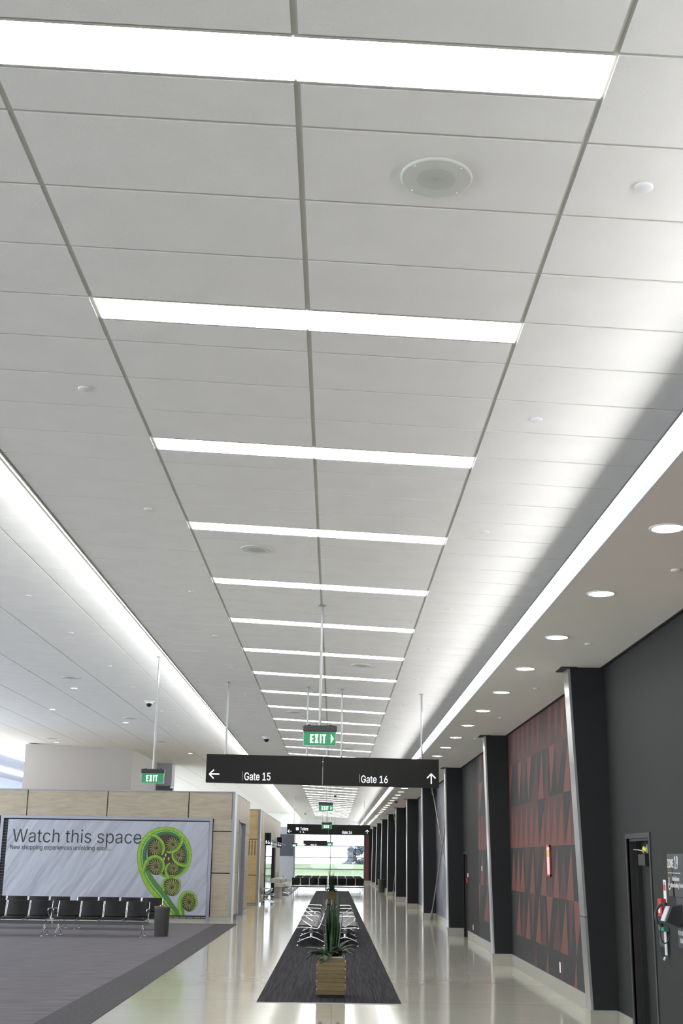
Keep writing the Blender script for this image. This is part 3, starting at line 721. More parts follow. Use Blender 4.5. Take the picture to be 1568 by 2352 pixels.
def exit_letters(w_, h):
    mb = MB(); st = h*.17; y0, y1 = -.003, 0; u = w_/4.0; lw = u*.74
    mb.box((0, y0, 0), (st, y1, h), 'exittext')
    for z in (0, h/2-st/2, h-st): mb.box((st, y0, z), (lw*(.95 if z else 1), y1, z+st), 'exittext')
    x = u*1.02
    mb.prism([(x, 0), (x+st*1.1, 0), (x+lw+st*.3, h), (x+lw-st*.8, h)], 'y', y0, y1, 'exittext').prism([(x+lw-st*.8, 0), (x+lw+st*.3, 0), (x+st*1.1, h), (x, h)], 'y', y0-.0004, y1, 'exittext')
    x = u*2.2; mb.box((x, y0, 0), (x+st, y1, h), 'exittext')
    x = u*2.75; mb.box((x, y0, h-st), (x+lw*1.1, y1, h), 'exittext').box((x+lw*.55-st/2, y0, 0), (x+lw*.55+st/2, y1, h-st), 'exittext')
    return mb
def exit_sign(lab, x, y, ztop, zceil, arrow, sc_=1.0, dim=False, rz=0):
    t = thing('exit_sign', lab, 'sign', (x, y, ztop), rz, 'green exit signs on ceiling rods')
    w2 = .205; hh = .075
    hb = MB().box((-w2, -.035, -hh), (w2, .075, 0), 'black', .01)
    for q in (-.13, .13): hb.lathe([(.02, 0), (.02, .012), (0, .014)], (q, .02, 0), 'black', 14)
    hb.build('housing', t)
    MB().box((-w2+.006, -.012, -.245), (w2-.006, .012, -hh), 'clear').box((-w2+.012, -.016, -.238), (w2-.012, .016, -hh-.004), 'green').build('green_panel', t)
    if arrow:
        exit_letters(.215, .105).build('lettering', t, (-.115, -.016, -.212))
        MB().prism([(.135, -.215), (.172, -.158), (.135, -.10)], 'y', -.02, -.016, 'exittext').build('arrow', t)
    else: exit_letters(.225, .105).build('lettering', t, (-.112, -.016, -.212))
    MB().tube([(0, .02, -.01), (0, .02, zceil-ztop)], .018, 'steel', 14).lathe([(.05, 0), (.05, -.01), (.022, -.016)], (0, .02, zceil-ztop-.007), 'steel', 20).build('rod', t)
    return t
exit_sign('green EXIT sign with right arrow hung above the nearest gate sign', -.193, 15, 3.455, zc(-.19), True)
exit_sign('green EXIT sign without arrow hung left over the plywood kiosk', -3.2, 21.9, 3.37, zl(-3.2), False)
exit_sign('green EXIT sign with right arrow seen below the nearest gate sign', -.243, 35, 3.41, zc(-.24), True)
exit_sign('green EXIT sign overlapping the top of the Toilets sign', -.29, 49.5, 3.265, zc(-.29), False)
exit_sign('tiny far green EXIT sign at the left edge of the window', -2.73, 88, 2.9, zc(-2.73), False)
exit_sign('tiny far green EXIT sign right of the far gate sign', -.27, 88, 3.0, zc(-.27), False)
# ------------------------------------------------------------------ plywood kiosk with banner
KY = 38.4; KX = -3.06
kz = 3.83
kt = thing('plywood_kiosk', 'pale plywood clad kiosk with grey trims behind the left hall seats', 'kiosk', (KX, KY, 0))
def bx(mb, x0, y0, z0, x1, y1, z1, m): return mb.box((x0-KX, y0-KY, z0), (x1-KX, y1-KY, z1), m)
G = .014
opx0, opx1, opz1 = -10.15, -3.70, 3.0     # frame opening
vs = [-13.2, -11.8, -9.40, -6.95, -4.46, KX-.06]
panels = MB()
for a, b_ in zip(vs[:-1], vs[1:]): bx(panels, a+G, KY, opz1+.02, b_-G, KY+.06, kz-.03, 'birch')
for z0, z1 in ((.17, 1.425), (1.425, 2.646), (2.646, opz1+.02)): bx(panels, opx1+.02, KY, z0+(G if z0 > .2 else 0), KX-.06, KY+.06, z1-(0 if z1 > 2.9 else G), 'birch')
for z0, z1 in ((.17, 1.425), (1.425, 2.646), (2.646, 3.0)): bx(panels, -13.2, KY, z0, opx0-.05, KY+.06, z1-G, 'birch')
bx(panels, -13.2, KY+.06, .02, KX-.06, KY+.10, kz-.03, 'void_shade')
panels.build('front_cladding', kt)
side = MB(); ye = 45.45
for a, b_ in ((KY+.10, 40.6), (43.35, ye)):
    for z0, z1 in ((.17, 1.425), (1.425, 2.646), (2.646, kz-.03)): bx(side, KX-.06, a+G, z0+G, KX, b_-G, z1, 'birch' if a > 41 else 'birch')
for a, b_ in ((40.6, 43.35),): bx(side, KX-.06, a, 3.03, KX, b_, kz-.03, 'birch')
bx(side, KX-.5, KY+.2, 3.05, KX-.06, ye, kz-.05, 'void_shade')
side.build('side_cladding', kt)
opn = MB(); bx(opn, KX-.14, 40.7, 0, KX-.10, 43.35, 3.0, 'shutter')
for k in range(20): bx(opn, KX-.10, 40.7, .1+k*.145, KX-.095, 43.35, .11+k*.145, 'trimgrey')
opn.build('roller_shutter', kt)
fr_ = MB(); bx(fr_, KX-.15, 40.55, 0, KX+.02, 40.66, 3.0, 'bluecap'); bx(fr_, KX-.15, 43.3, 0, KX+.02, 43.4, 3.0, 'bluecap'); bx(fr_, KX-.15, 40.55, 3.0, KX+.02, 43.4, 3.06, 'bluecap')
fr_.build('doorway_frame', kt)
cp = MB(); bx(cp, -13.2, KY-.03, kz-.03, KX+.02, KY+.14, kz, 'bluecap'); bx(cp, KX-.12, KY+.14, kz-.03, KX+.02, ye+.02, kz, 'bluecap'); bx(cp, KX-.06, KY-.012, .0, KX+.012, KY+.10, kz-.03, 'bluecap')
bx(cp, KX-.02, KY+.10, 0, KX+.012, KY+.9, kz-.03, 'white')
bx(cp, -13.2, KY+.1, 3.6, KX-.1, ye, 3.62, 'birch'); bx(cp, -13.2, ye, 0, KX, ye+.05, kz-.03, 'birch')
cp.build('edge_trim', kt)
sk = MB(); bx(sk, -13.2, KY-.015, 0, KX+.01, KY+.08, .165, 'skirt'); bx(sk, KX-.05, 43.4, 0, KX+.015, ye, .165, 'skirt'); sk.build('skirting', kt)
fm = MB()
for q in ((opx0, .08, opx0+.09, opz1-.05), (opx1-.09, .0, opx1, opz1-.05)): bx(fm, q[0], KY-.06, q[1], q[2], KY, q[3], 'bluecap')
bx(fm, opx0, KY-.06, opz1-.05, opx1, KY, opz1+.03, 'bluecap')
bx(fm, opx0+.09, KY-.012, .16, opx1-.09, KY-.001, opz1-.05, 'void_shade')
for q in (.115, .165): bx(fm, opx0+.09, KY-.03, q, opx1-.09, KY-.02, q+.018, 'black')
k_ = opx0+.1
while k_ < opx1-.1: bx(fm, k_, KY-.035, .10, k_+.015, KY-.015, .19, 'black'); k_ += .21
fm.build('banner_frame', kt)
# creased film hanging in the doorway
sh = MB(); P = []; nq = 14
for k in range(nq+1):
    z = .15+2.8*k/nq; wob = .55+.30*math.sin(z*2.2+.4)+.08*math.sin(z*7)
    P += [(-.075, 40.66-KY, z), (-.02-.03*math.sin(z*3), 40.66-KY+wob*1.3, z)]
sh.faces(P, [(2*k, 2*k+1, 2*k+3, 2*k+2) for k in range(nq)], 'sheet', True)
o = sh.build('plastic_sheet', None, (KX, KY, 0)); sm = o.modifiers.new('thick', 'SOLIDIFY'); sm.thickness = .004
tag(o, 'loose creased white plastic sheet hanging in the kiosk side doorway', 'plastic sheet')
# banner
BY = KY-.035
bn = thing('banner', 'large white fabric banner reading Watch this space with a green fern print', 'banner', (0, BY, 0))
tl, br_ = at(25, 1885, BY), at(476, 2106, BY)
bx0, bx1, bz0, bz1 = -9.92, -3.80, .20, 2.915
MB().box((bx0, 0, bz0), (bx1, .006, bz1), 'banner').build('fabric', bn)
e = MB(); k_ = bz0
while k_ < bz1: e.box((bx0-.13, 0, k_), (bx0, .01, k_+.03), 'black').box((bx1, 0, k_), (bx1+.03, .008, k_+.012), 'black'); k_ += .085
for q in range(8): xx = bx0+.7+q*.75; e.box((xx, 0, bz1), (xx+.02, .01, bz1+.05), 'black')
e.build('lacing', bn)
p, q = A(28, 1932, BY), A(324, 1901, BY)
p1 = at(28, 1932, BY); p2 = at(324, 1932, BY)
put('lettering', text_mesh('Watch this space', p2.x-p1.x, .50, 'bannerink', 'y', -.004), bn, (p1.x, -.004, p1.z-.125))
p1 = at(23, 1950, BY); p2 = at(255, 1950, BY)
put('lettering', text_mesh('New shopping experiences unfolding soon...', p2.x-p1.x, .175, 'bannerink', 'y', 0), bn, (p1.x, -.004, p1.z-.04))
def W(cx_, cy_): p = at(280+cx_/7.127, 1860+cy_/7.127, BY); return (p.x, p.z)
lay = [0]
def ribbon(mb, pts, mat, lo=-1.0, hi=1.0):
    """pts: (x, y, halfwidth) in drawing units; lo..hi selects a lane of the stroke"""
    def cr(p0, p1, p2, p3, t): return [.5*((2*b)+(-a+c)*t+(2*a-5*b+4*c-d)*t*t+(-a+3*b-3*c+d)*t**3) for a, b, c, d in zip(p0, p1, p2, p3)]
    Q = []
    ext = [pts[0]]+list(pts)+[pts[-1]]
    for i in range(len(pts)-1):
        for k in range(6): Q.append(cr(*ext[i:i+4], k/6))
    Q.append(list(pts[-1])); lay[0] += 1; yy = -.004-.0002*lay[0]; V = []
    for i, (x, y, h) in enumerate(Q):
        a = Q[min(i+1, len(Q)-1)]; b = Q[max(i-1, 0)]; tx, ty = a[0]-b[0], a[1]-b[1]; L = math.hypot(tx, ty) or 1
        nx, ny = ty/L, -tx/L
        u = W(x+nx*h*lo, y+ny*h*lo); v = W(x+nx*h*hi, y+ny*h*hi); V += [(u[0], yy, u[1]), (v[0], yy, v[1])]
    mb.faces(V, [(2*i, 2*i+1, 2*i+3, 2*i+2) for i in range(len(Q)-1)], mat)
def disc(mb, cx_, cy_, rx, ry, mat, n_=28):
    lay[0] += 1; yy = -.004-.0002*lay[0]
    mb.poly([(W(cx_+rx*math.cos(a*2*PI/n_), cy_+ry*math.sin(a*2*PI/n_))[0], yy, W(cx_+rx*math.cos(a*2*PI/n_), cy_+ry*math.sin(a*2*PI/n_))[1]) for a in range(n_)], mat)
def ribs(mb, cx_, cy_, rx, ry, n_=18, ph=0.0, a0=0, a1=2*PI):
    for k in range(n_):
        a = a0+(a1-a0)*k/n_+ph; c_, s_ = math.cos(a), math.sin(a); c2, s2 = math.cos(a+.35), math.sin(a+.35)
        ribbon(mb, [(cx_+c2*rx*.30, cy_+s2*ry*.30, rx*.015), (cx_+math.cos(a+.14)*rx*.62, cy_+math.sin(a+.14)*ry*.62, rx*.034), (cx_+c_*rx*.93, cy_+s_*ry*.93, rx*.03)], 'f5'); lay[0] -= 1
    lay[0] += 1
fp = MB()
disc(fp, 745, 730, 330, 345, 'f4'); disc(fp, 720, 740, 150, 330, 'f6')
main = [(930, 1790, 80), (850, 1690, 85), (740, 1550, 92), (620, 1390, 95), (510, 1260, 95), (430, 1140, 90), (370, 1010, 82), (335, 880, 80), (325, 740, 78), (355, 600, 80), (430, 480, 80), (540, 390, 76), (690, 345, 68), (830, 360, 66), (945, 430, 66), (1030, 540, 66), (1075, 680, 62), (1080, 810, 58), (1040, 930, 52), (965, 1030, 44), (870, 1085, 36), (780, 1105, 30), (690, 1085, 25), (620, 1040, 18)]
ribbon(fp, main, 'f1'); ribbon(fp, main[:9], 'f8', -1, -.05); ribbon(fp, main[6:21], 'f0', -1, -.05); ribbon(fp, main[6:21], 'f7', -1, -.62); ribbon(fp, main, 'f2', .3, .88); ribbon(fp, main[1:19], 'f3', -.09, -.02)
for (cx_, cy_, rx, ry, n_, ph) in ((560, 620, 125, 135, 17, .3), (830, 565, 125, 130, 17, .1), (930, 735, 112, 125, 17, .8), (560, 925, 130, 145, 17, .0), (845, 955, 105, 112, 16, .5), (815, 1265, 138, 145, 20, .2), (1100, 1505, 122, 160, 19, .4)):
    disc(fp, cx_, cy_, rx, ry, 'f4'); disc(fp, cx_+8, cy_+10, rx*.75, ry*.75, 'f6'); disc(fp, cx_+5, cy_+8, rx*.30, ry*.30, 'f4'); ribs(fp, cx_, cy_, rx, ry, n_, ph)
    ribs(fp, cx_+5, cy_+8, rx*.45, ry*.45, 11, ph+.5)
def stroke(pts): ribbon(fp, pts, 'f0'); ribbon(fp, pts, 'f1', -.75, .95); ribbon(fp, pts, 'f2', -.1, .75)
stroke([(470, 410, 30), (560, 440, 30), (650, 530, 30), (682, 640, 28), (650, 740, 16)])
stroke([(985, 450, 38), (960, 560, 32), (890, 650, 30), (800, 692, 26), (725, 680, 12)])
stroke([(1060, 905, 36), (960, 895, 30), (870, 835, 26), (830, 750, 20), (850, 690, 8)])
stroke([(345, 1040, 32), (375, 920, 32), (430, 820, 32), (530, 768, 32), (630, 800, 30), (680, 900, 26), (655, 1010, 18), (610, 1065, 6)])
stroke([(770, 1105, 30), (722, 1020, 26), (735, 930, 22), (790, 870, 14)])
stroke([(690, 1330, 22), (672, 1240, 24), (690, 1160, 20), (760, 1120, 12)])
stroke([(900, 1120, 14), (945, 1200, 14), (930, 1310, 12), (870, 1395, 6)])
stroke([(985, 1790, 45), (968, 1650, 42), (952, 1540, 38), (975, 1430, 34), (1050, 1355, 30), (1150, 1370, 24), (1210, 1470, 18), (1200, 1580, 12), (1130, 1655, 6)])
for x_, y_ in ((715, 740), (765, 800), (690, 800)): disc(fp, x_, y_, 14, 30, 'f5', 12)
o = fp.build('fern_print', bn)
# trim anything of the print below the fabric edge
zmin = bz0+.005
for v in o.data.vertices: v.co.z = max(v.co.z, zmin)

# black box on the kiosk roof, pale block and grey block behind
b_ = at(378, 1811, 40)
t = thing('projector_box', 'black equipment box standing on top of the plywood kiosk', 'equipment box', (b_.x, 40, 3.62))
MB().box((-.27, -.15, 0), (.20, .3, .44), 'black', .01).build('housing', t); MB().box((.20, -.1, .02), (.27, .25, .36), 'black', .01).box((.21, -.12, .1), (.25, -.1, .28), 'trimgrey').build('side_panel', t)
struct('wall_block', MB().box((-11.1, 44.4, 0), (-7.25, 51.8, 5.7), 'palewall')).name = 'wall_inner'
struct('wall_inner', MB().box((-7.24, 50.8, 0), (-6.65, 51.7, 5.6), 'greywall'))

# ------------------------------------------------------------------ second plywood block
wx = -3.06; wy = 52.0; wh = 3.82
wt = thing('plywood_partition', 'yellower plywood partition with slots, beyond the kiosk', 'partition', (wx, wy, 0))
p = MB()
for z0, z1 in ((.10, 1.2), (1.2, 2.62), (2.62, wh-.02)):
    p.box((-1.5, 0, z0+.012), (-.09, .06, z1-.012), 'birch2')
p.box((-1.5, .06, 0), (-.02, .1, wh-.02), 'void_shade')
p.build('front_cladding', wt)
sl = MB()
for k in range(6):
    a = at(562+k*6.7-3, 1930, wy).x-wx; sl.box((a-.018, -.002, 1.98), (a+.018, .02, 2.56), 'oak')
sl.build('vent_slots', wt)
p = MB(); yn = 0.06
for a, b2 in ((.1, 4.4), (14.2, 19.8)):
    for z0, z1 in ((.10, 1.2), (1.2, 2.62), (2.62, wh-.02)): p.box((-.06, a+.01, z0+.01), (0, b2-.01, z1-.01), 'birch')
p.box((-.06, 4.4, 2.63), (0, 14.2, wh-.03), 'birch')
p.box((-1.5, .1, 3.6), (-.06, 19.8, 3.65), 'birch').box((-5, 19.75, 0), (0, 19.8, 3.8), 'birch') if False else p.box((-1.5, .1, 3.6), (-.06, 19.8, 3.65), 'birch')
p.build('side_cladding', wt)
MB().box((-.09, -.012, 0), (.012, .10, wh-.02), 'bluecap').box((-1.5, -.02, wh-.02), (.02, .12, wh), 'bluecap').box((-.08, .121, wh-.02), (.015, 19.8, wh), 'bluecap').box((-.01, .10, 0), (.008, .7, wh-.02), 'white').box((-.01, 2.4, 2.6), (.006, 2.7, wh-.02), 'white').box((-1.5, -.01, 0), (0, .05, .10), 'skirt').build('edge_trim', wt)
MB().box((-.12, 4.35, 0), (.03, 4.75, 2.66), 'signblack').box((-.12, 13.0, 0), (.03, 14.25, 2.66), 'signblack').box((-.11, 4.4, 2.665), (.025, 14.2, 2.72), 'bluecap').build('doorway_frame', wt)
MB().box((-.06, 4.75, .02), (-.052, 13.0, 2.6), 'glass').build('glass_panel', wt)
MB().box((-1.5, -.006, .5), (-.62, -.001, 1.62), 'birch2').box((-.625, -.008, .5), (-.612, 0, 1.60), 'oak').box((-1.5, -.008, .495), (-.612, 0, .507), 'oak').build('cabinet_door', wt)
zz = at(540, 1988, wy).z
t = thing('hose_reel_sign', 'orange red hose reel sign on the yellower plywood partition', 'sign', (wx-.98, wy-.012, zz-.08))
MB().box((-.35, -.004, 0), (.35, .004, .17), 'redsign').build('sign_plate', t)
put('lettering', text_mesh('hose reel', .60, .10, 'dimtext', 'y', 0), t, (-.38, -.006, .035))
# toilet signs projecting from the partition
for i, (Y, lab) in enumerate(((56.0, 'black projecting toilet sign with person and wheelchair, the nearer one'), (68.0, 'black projecting toilet sign with person and wheelchair, the farther one'))):
    t = thing('toilet_sign', lab, 'sign', (wx+.001, Y, 2.43), 0, 'projecting toilet signs')
    MB().box((.0, 0, .0), (.26, .10, .53), 'signblack', .005).build('sign_panel', t); MB().box((.26, -.006, .0), (.275, .106, .53), 'steel').build('side_trim', t)
    ic = MB(); icon_person(ic, .065, .06, .15, 'signtext'); icon_wheel(ic, .17, .06, .14, 'signtext'); ic.build('pictograms', t)
t = thing('blade_sign', 'small pale pictogram sign hung between the two toilet signs', 'sign', (wx+.03, 62, 2.38))
MB().tube([(0, .0, .34), (.42, 5.4, .16)], .03, 'winframe').build('bracket', t)
MB().box((.0, 0, .0), (.20, .05, .20), 'clear').build('sign_panel', t); ic = MB(); icon_person(ic, .05, .03, .14, 'signblack'); icon_wheel(ic, .13, .03, .14, 'signblack'); ic.build('pictograms', t)
# drinking fountain
t = thing('drinking_fountain', 'two level stone coloured drinking fountain beside the plywood partition', 'drinking fountain', (wx+.04, 62, 0))
MB().box((.0, .0, .72), (.62, 4.2, .92), 'concrete', .02).box((.2, .1, .715), (.42, .1, .85), 'void_shade').build('high_basin', t)
MB().box((.22, -1.2, .56), (.70, -.1, .73), 'concrete', .02).build('low_basin', t)
MB().box((.45, -.8, .01), (.56, -.3, .56), 'birch').build('pedestal', t)
MB().box((.1, 1, .01), (.4, 3, .72), 'shutter').build('high_pedestal', t)
MB().tube([(.55, 1, .91), (.55, 1, 1.02), (.50, 1, 1.05)], .015, 'oak').build('tap', t)
MB().tube([(.50, -.6, .72), (.50, -.6, .82), (.45, -.6, .85)], .015, 'oak').build('tap', t)

# ------------------------------------------------------------------ seating
def smooth_loop(pts, r, n_=5):
    out = []; P = [Vector(p) for p in pts]
    for i, p in enumerate(P):
        if i in (0, len(P)-1): out.append(p); continue
        a = (P[i-1]-p).normalized(); b2 = (P[i+1]-p).normalized()
        rr = min(r, (P[i-1]-p).length*.45, (P[i+1]-p).length*.45)
        s0 = p+a*rr; s1 = p+b2*rr
        for k in range(n_+1):
            u = k/n_; out.append((1-u)**2*s0+2*u*(1-u)*p+u*u*s1)
    return out
def pad_mesh(prof, wd, th, mat, ribs_):
    """sling pad following prof (y,z) with rounded ends and shallow cross seams"""
    mb = MB(); P = [Vector((0, y, z)) for y, z in prof]; n_ = len(P); V = []; xs = [-wd/2, -wd/2+.012, wd/2-.012, wd/2]
    for i, p in enumerate(P):
        t_ = (P[min(i+1, n_-1)]-P[max(i-1, 0)]).normalized(); nn = Vector((0, -t_.z, t_.y))
        h = th/2*(.45 if i in (0, n_-1) else (.62 if ribs_ and i % 3 == 0 else 1))
        for x in xs:
            hh = h*(.5 if abs(x) > wd/2-.006 else 1)
            V.append(p+nn*hh+Vector((x, 0, 0)))
        for x in xs[::-1]:
            hh = h*(.5 if abs(x) > wd/2-.006 else 1)
            V.append(p-nn*hh+Vector((x, 0, 0)))
    fs = []
    for i in range(n_-1):
        for k in range(8): fs.append((i*8+k, i*8+(k+1) % 8, (i+1)*8+(k+1) % 8, (i+1)*8+k))
    fs += [tuple(range(7, -1, -1)), tuple(range((n_-1)*8, n_*8))]
    mb.faces(V, fs, mat, True)
    return mb
def lerp_prof(pts, k):
    out = []
    for i in range(len(pts)-1):
        for q in range(k): u = q/k; out.append((pts[i][0]*(1-u)+pts[i+1][0]*u, pts[i][1]*(1-u)+pts[i+1][1]*u))
    out.append(pts[-1]); return out
SEAT = [(-.25, .395), (-.20, .425), (-.10, .430), (0, .415), (.10, .400), (.20, .395)]
BACK = [(.235, .43), (.265, .52), (.295, .60), (.325, .69), (.350, .76), (.368, .805)]
ME = {}
for kk, vm in (('b', 'vinyl'), ('g', 'vinyl_sheen')):
    ME['seat'+kk] = pad_mesh(lerp_prof(SEAT, 2), .505, .046, vm, kk == 'g').mesh('seat_pad')
    ME['back'+kk] = pad_mesh(lerp_prof(BACK, 2), .505, .046, vm, kk == 'g').mesh('back_pad')
fr2 = [(0, -.262, .375), (0, -.20, .395), (0, .02, .385), (0, .215, .365), (0, .255, .44), (0, .325, .65), (0, .372, .795)]
ME['side'] = MB().tube(smooth_loop(fr2, .05), .0135, 'chrome', 8).lathe([(0, .022), (.02, .018), (.028, 0), (.02, -.018), (0, -.022)], (0, .22, .385), 'chrome', 12).mesh('side_frame')
arm = [(0, .275, .50), (0, .22, .635), (0, -.12, .640), (0, -.185, .62), (0, -.15, .54), (0, .06, .41)]
ME['arm'] = MB().tube(smooth_loop(arm, .05), .0115, 'chrome', 8).mesh('armrest')
def leg_mesh():
    mb = MB().tube([(0, .05, .36), (0, .05, .20)], .030, 'chrome', 10)
    for s in (-1, 1):
        e_ = .05+s*.30
        mb.prism([(-.016, .20), (.016, .20), (.016, .15), (-.016, .15)], 'y', .04, .06, 'chrome')
        mb.tube([(0, .05, .19), (0, .05+s*.12, .155), (0, e_, .075)], [.026, .022, .014], 'chrome', 8)
        mb.lathe([(.010, .075), (.010, .03), (.006, .028), (.006, .016), (.022, .012), (.022, 0)], (0, e_, 0), 'chrome', 12)
    return mb.mesh('leg')
ME['leg'] = leg_mesh()
def bench(lab, loc, rz, n_, pitch, arms='ends', vin='b', group=None, legs=None, z=0.0):
    """beam seating along local x, sitters face local -y, origin at the middle"""
    t = thing('beam_seating', lab, 'seating', (loc[0], loc[1], z), rz, group); L = n_*pitch
    MB().box((-L/2-.03, .005, .27), (L/2+.03, .095, .345), 'beam', .006).build('beam', t)
    sx = (pitch-.052)/.505
    for i in range(n_):
        x = -L/2+pitch*(i+.5)
        a = put('seat_pad', ME['seat'+vin], t, (x, 0, 0)); b2 = put('back_pad', ME['back'+vin], t, (x, 0, 0)); a.scale = b2.scale = (sx*.98, 1, 1)
        for s in (-1, 1): put('side_frame', ME['side'], t, (x+s*(pitch/2-.015), 0, 0))
    ax = [-L/2, L/2] if arms == 'ends' else ([-L/2+4*pitch*k for k in range(int(n_/4)+1)] if arms == 'four' else [])
    for x in ax: put('armrest', ME['arm'], t, (x, 0, 0))
    for x in (legs or (-L/2+.10, L/2-.10)): put('leg', ME['leg'], t, (x, 0, 0))
    return t
LH = 'black beam seats in the left hall'
bench('four black seats on a beam beside the grey bin, front row of the left hall', (-5.65, 31.35), 0, 4, .565, group=LH)
bench('four black seats cut by the left edge of the photo, front row', (-8.02, 31.25), 0, 4, .565, group=LH)
bench('four black seats behind the bin, back row nearest the fern print', (-5.75, 34.25), 0, 4, .58, group=LH)
bench('four black seats, back row under the New shopping lettering', (-8.22, 34.2), 0, 4, .58, group=LH)
BN = 7.98
MA = 'grey black seats back to back on the mat'
bench('long row of dark seats on the mat facing left', (-.53, 32.25), -PI/2, 12, .56, 'four', 'g', MA, (-3.25, -1.1, 1.1, 3.25), .010)
bench('long row of dark seats on the mat facing right', (.33, 32.25), PI/2, 12, .56, 'four', 'g', MA, (-3.25, -1.1, 1.1, 3.25), .010)
bench('nearest mat seats, left of the two dark backs at the bottom edge', (-.44, BN), -PI/2, 4, .56, 'four', 'g', MA, None, .010)
bench('nearest mat seats, right of the two dark backs at the bottom edge', (.41, BN), PI/2, 4, .56, 'four', 'g', MA, None, .010)
FW = 'black beam seats in front of the far window'
for i, (Y, rz) in enumerate(((74.3, PI), (79.0, 0), (83.6, PI))):
    rn = ('nearest row', 'middle row', 'farthest row')[i]
    for s, xm_ in ((0, -1.39), (1, .76)):
        bench('%s four far black seats before the window, %s' % (('left', 'right')[s], rn), (xm_, Y), rz, 4, .52, 'ends', 'b', FW)
bench('dark seats with chrome arms beside the nearer toilet sign, facing the aisle', (-2.76, 54.1), PI/2, 2, .56, 'ends', 'g', 'seats along the plywood partition')
bench('dark seats on the carpet strip beyond the drinking fountain, facing the aisle', (-2.55, 67.5), PI/2, 4, .56, 'ends', 'g', 'seats along the plywood partition')

# ------------------------------------------------------------------ bins
def bin_(lab, x, y, r, h, red):
    t = thing('litter_bin', lab, 'bin', (x, y, 0), 0, 'grey litter bins')
    MB().lathe([(r*.88, 0), (r*.90, .02), (r, h*.93)], (0, 0, 0), 'bingrey', 36).build('body', t)
    MB().lathe([(r*1.04, h*.91), (r*1.05, h*.985), (r*1.0, h), (r*.90, h), (r*.88, h*.94), (0, h*.9)], (0, 0, 0), 'bingrey', 36).build('rim', t)
    if red: MB().lathe([(r*1.0, h), (r*1.0, h+.008), (r*.88, h+.008), (r*.88, h*.98)], (0, 0, 0), 'binred', 36).build('liner_edge', t)
bin_('tall grey round bin at the right end of the left hall seats', -4.20, 31.6, .19, .70, True)
bin_('small grey round bin standing against a far column on the right', 2.86, 75.8, .22, .75, False)
# ------------------------------------------------------------------ planters and plants
def planter(lab, x, y, seed, z=.010):
    t = thing('wooden_planter', lab, 'planter', (x, y, z), 0, 'oak planters on the mat'); rd = random.Random(seed)
    hw = .21; H = .535; n_ = 9; mb = MB()
    for k in range(n_):
        z0 = .04+k*(H-.04)/n_; z1 = .04+(k+1)*(H-.04)/n_-.003; o_ = .012 if k % 2 == 0 else -.012; th = .028; wm = ('oak2', 'oak')[rd.random() < .5]
        ax, bx_ = -hw+(.014 if k % 2 else 0), hw-(0 if k % 2 else .014); ay, by_ = -hw+(0 if k % 2 else .006), hw-(.006 if k % 2 else 0)
        mb.box((ax, ay, z0), (bx_, ay+th, z1), wm).box((ax, by_-th, z0), (bx_, by_, z1), wm).box((ax, ay+th, z0), (ax+th, by_-th, z1), wm).box((bx_-th, ay+th, z0), (bx_, by_-th, z1), wm)
    mb.build('board_box', t)
    MB().box((-.17, -.17, 0), (.17, .17, .045), 'void_shade').build('plinth', t)
    l_ = MB(); q = hw-.03
    for a in ((-q, -q, q, -q+.012), (-q, q-.012, q, q), (-q, -q, -q+.012, q), (q-.012, -q, q, q)): l_.box((a[0], a[1], .1), (a[2], a[3], H+.012), 'paper')
    l_.build('liner', t)
    MB().box((-q+.013, -q+.013, .3), (q-.013, q-.013, .485), 'soil').build('soil', t)
    return t
def blade(base, az, lean, L, wd, mat, droop=0.0, seg=12, fold=.25, twist=0.0, broad=False):
    mb = MB(); V = []; p = Vector(base); d = Vector((math.cos(az)*math.sin(lean), math.sin(az)*math.sin(lean), math.cos(lean)))
    side = Vector((-math.sin(az), math.cos(az), 0)); st = L/seg; a = lean
    for i in range(seg+1):
        u = i/seg; w_ = wd*(.55+.45*math.sin(min(1, u*2.2)*PI/2))*(1-max(0, (u-.45)/.55)**2.2)
        if broad: w_ = wd*max(.04, math.sin(PI*min(1, .12+.88*u))**.8)
        sd = Matrix.Rotation(twist*u, 3, d) @ side
        up = d.cross(sd).normalized()
        V += [p-sd*w_/2+up*w_*fold, p, p+sd*w_/2+up*w_*fold]
        a = lean+droop*u; d = Vector((math.cos(az)*math.sin(a), math.sin(az)*math.sin(a), math.cos(a))); p = p+d*st
    mb.faces(V, [f for i in range(seg) for f in ((3*i, 3*i+1, 3*i+4, 3*i+3), (3*i+1, 3*i+2, 3*i+5, 3*i+4))], mat, True)
    return mb
